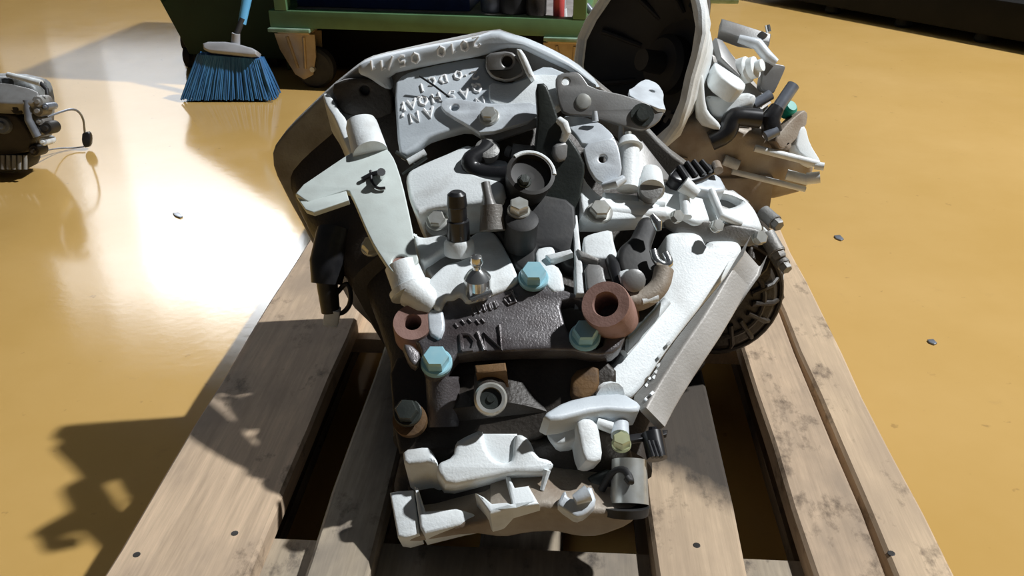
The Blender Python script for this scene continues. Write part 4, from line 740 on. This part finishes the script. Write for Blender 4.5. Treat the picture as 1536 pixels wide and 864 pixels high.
def caster(a, b_):
    par = cbox('caster', a-0.05, a+0.05, b_-0.04, b_+0.04, cz-0.022, cz-0.0125, 'zinc')
    c = C3(a, b_, 0)
    for s_ in (-1, 1):
        mbx = MB(); y0 = s_*0.028
        pts = [(-0.064, cz-0.022), (0.064, cz-0.022), (0.060, cz-0.09), (0.045, 0.045), (0.015, 0.030), (-0.012, 0.045), (-0.052, cz-0.07)]
        vs = [c + e1_*x + e2_*(y0+d) + Vector((0, 0, z)) for d in (-0.003, 0.003) for x, z in pts]; n_ = len(pts)
        mbx.add(vs, [list(range(n_))[::-1], [n_+k for k in range(n_)]] + [[k, (k+1) % n_, n_+(k+1) % n_, n_+k] for k in range(n_)])
        for xx in (-0.022, 0.026): mbx.tube([c+e1_*xx*1.1+e2_*(y0+s_*0.004)+Vector((0, 0, cz-0.03)), c+e1_*(xx*0.5+0.01)+e2_*(y0+s_*0.004)+Vector((0, 0, 0.065))], 0.005, 8)  # ridges stand in for the reflected stripes on the fork
        mbx.build('fork', 'zinc', par)
    wc = c + e1_*0.045 + Vector((0, 0, 0.062))
    MB().lathe(wc - e2_*0.02, e2_, [(0.03, 0), (0.054, 0), (0.062, 0.006), (0.062, 0.034), (0.054, 0.04), (0.03, 0.04)], 30).build('wheel', 'rubber', par)
    MB().lathe(wc - e2_*0.034, e2_, [(0.008, 0), (0.008, 0.068)], 12).build('axle', 'bolt', par)
for a, b_ in ((0.066, 0.05), (LC-0.06, 0.05), (0.066, DC-0.06), (LC-0.06, DC-0.06)): caster(a, b_)
T([(879, 8, 2.62), (892, 24, 2.60), (902, 44, 2.58), (901, 54, 2.58)], 5.5, 12).build('side_handle', 'gunmetal', cbt)
SZ = cz+0.0365
def onshelf(u, v): q = WZ(u, v, SZ); d = q-FL; return d.dot(e1_), d.dot(e2_)
a0, b0 = onshelf(446, 10); a1, b1 = onshelf(703, 20)
tb_ = thing('tool_case', 'navy blue plastic case on the low shelf of green cabinet', 'case', C3(a0, b0, SZ))
bq = max(b0, b1, 0.05)
cbox('case_body', a0, a1, bq, bq+0.28, SZ, SZ+0.16, 'navy', tb_, 0.006)
cbox('case_lid', a0-0.004, a1+0.004, bq-0.004, bq+0.284, SZ+0.1605, SZ+0.20, 'navy', tb_, 0.006)
a, b_ = onshelf(836, 33); b_ = max(b_, 0.06)
rt = thing('grip_tool', 'red gripped hand tool upright at right end of cabinet shelf', 'tool', C3(a, b_, SZ))
mb = MB(); mb.tube([C3(a, b_, SZ), C3(a, b_, SZ+0.005), C3(a, b_, SZ+0.06), C3(a, b_, SZ+0.10)], [0.014, 0.0165, 0.0165, 0.014], 18); mb.build('grip', 'red', rt)
mb = MB(); mb.tube([C3(a, b_, SZ+0.10), C3(a, b_+0.01, SZ+0.22)], 0.006, 12); mb.build('shank', 'steel', rt)
a, b_ = onshelf(853, 25); b_ = max(b_, 0.07); a = min(a, LC-0.075)
pt_ = thing('screwdriver', 'pale pink handled screwdriver leaning beside the red grip', 'tool', C3(a, b_, SZ))
mb = MB(); mb.tube([C3(a, b_, SZ+0.02), C3(a-0.008, b_+0.01, SZ+0.12)], [0.008, 0.010], 14); mb.build('handle', 'headgrey', pt_)
mb = MB(); mb.tube([C3(a+0.002, b_, SZ), C3(a, b_, SZ+0.022)], [0.010, 0.010], 14); mb.build('cap', 'alu', pt_)
for (u, v, r, h, m_, lb, nm, ct) in [(735, 20, 0.035, 0.10, 'gunmetal', 'dark blue-grey canister beside navy case on shelf', 'canister', 'canister'), (768, 22, 0.045, 0.09, 'dark', 'squat dark round tin in the middle of shelf clutter', 'tin', 'tin'), (802, 26, 0.03, 0.07, 'grime_shade', 'small oily brown part next to red grip on shelf', 'machine_part', 'part')]:
    a, b_ = onshelf(u, v); b_ = max(b_, 0.06) + 0.04
    t_ = thing(nm, lb, ct, C3(a, b_, SZ))
    mb = MB(); mb.lathe(C3(a, b_, SZ), (0, 0, 1), [(r*0.95, 0), (r, 0.004), (r, h*0.8), (r*0.8, h*0.9), (r*0.4, h)], 24); mb.build('body', m_, t_)
    mb = MB(); mb.lathe(C3(a, b_, SZ+h*0.92), (0, 0, 1), [(r*0.4, 0), (r*0.42, 0.02), (r*0.3, 0.024)], 18); mb.build('cap', 'gunmetal', t_)

# ------------------------------------------------------------------ trolley frame behind the second gearbox, low black box at upper right
trl = thing('trolley', 'pale blue-grey tube trolley behind the smaller gearbox', 'trolley', (0.42, 3.0, 0))
for (a, b_) in [((0.26, 2.95), (0.95, 2.9))]:
    mb = MB(); mb.tube([Vector((0.35, 2.95, 0.235)), Vector((0.72, 2.92, 0.235))], 0.014, 14); mb.tube([Vector((0.35, 3.3, 0.235)), Vector((0.72, 3.27, 0.235))], 0.014, 14); mb.build('rail', 'mint', trl)
for (x, y) in ((0.42, 2.943), (0.62, 2.926), (0.42, 3.293), (0.62, 3.276)):
    mb = MB(); mb.tube([Vector((x, y, 0.0)), Vector((x, y, 0.235))], 0.016, 14); mb.build('leg', 'gunmetal', trl)
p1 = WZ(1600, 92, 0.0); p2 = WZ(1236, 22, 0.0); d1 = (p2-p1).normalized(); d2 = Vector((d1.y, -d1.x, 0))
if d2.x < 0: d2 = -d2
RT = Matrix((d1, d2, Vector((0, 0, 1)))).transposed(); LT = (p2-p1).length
trk = thing('black_box', 'low black box on short feet at upper right corner', 'equipment', p1)
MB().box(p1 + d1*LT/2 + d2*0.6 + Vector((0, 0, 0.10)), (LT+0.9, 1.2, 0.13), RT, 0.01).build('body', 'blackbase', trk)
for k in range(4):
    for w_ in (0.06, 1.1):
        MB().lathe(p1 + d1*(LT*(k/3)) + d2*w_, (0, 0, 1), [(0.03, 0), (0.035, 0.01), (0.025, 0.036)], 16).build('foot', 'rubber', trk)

# ------------------------------------------------------------------ paint chips on the floor
for (u, v, w_, lb) in [(1258, 356, 0.012, 'small blue-grey chip on yellow floor right of the smaller gearbox'), (1398, 512, 0.010, 'small grey chip on yellow floor right of the pallet'), (266, 322, 0.011, 'small dark chip in the bright glare left of the pallet')]:
    q = WZ(u, v, 0.0); mb = MB(); mb.slab((q + Vector((0, 0, 0.003)), Vector((0, 0, 1))), [(u-7, v-3), (u+2, v-4), (u+8, v+2), (u+4, v+4), (u-4, v+1)], 0.003, 0.0008, 0)
    tag(mb.build('paint_chip', 'gunmetal', None, q), lb, 'debris')
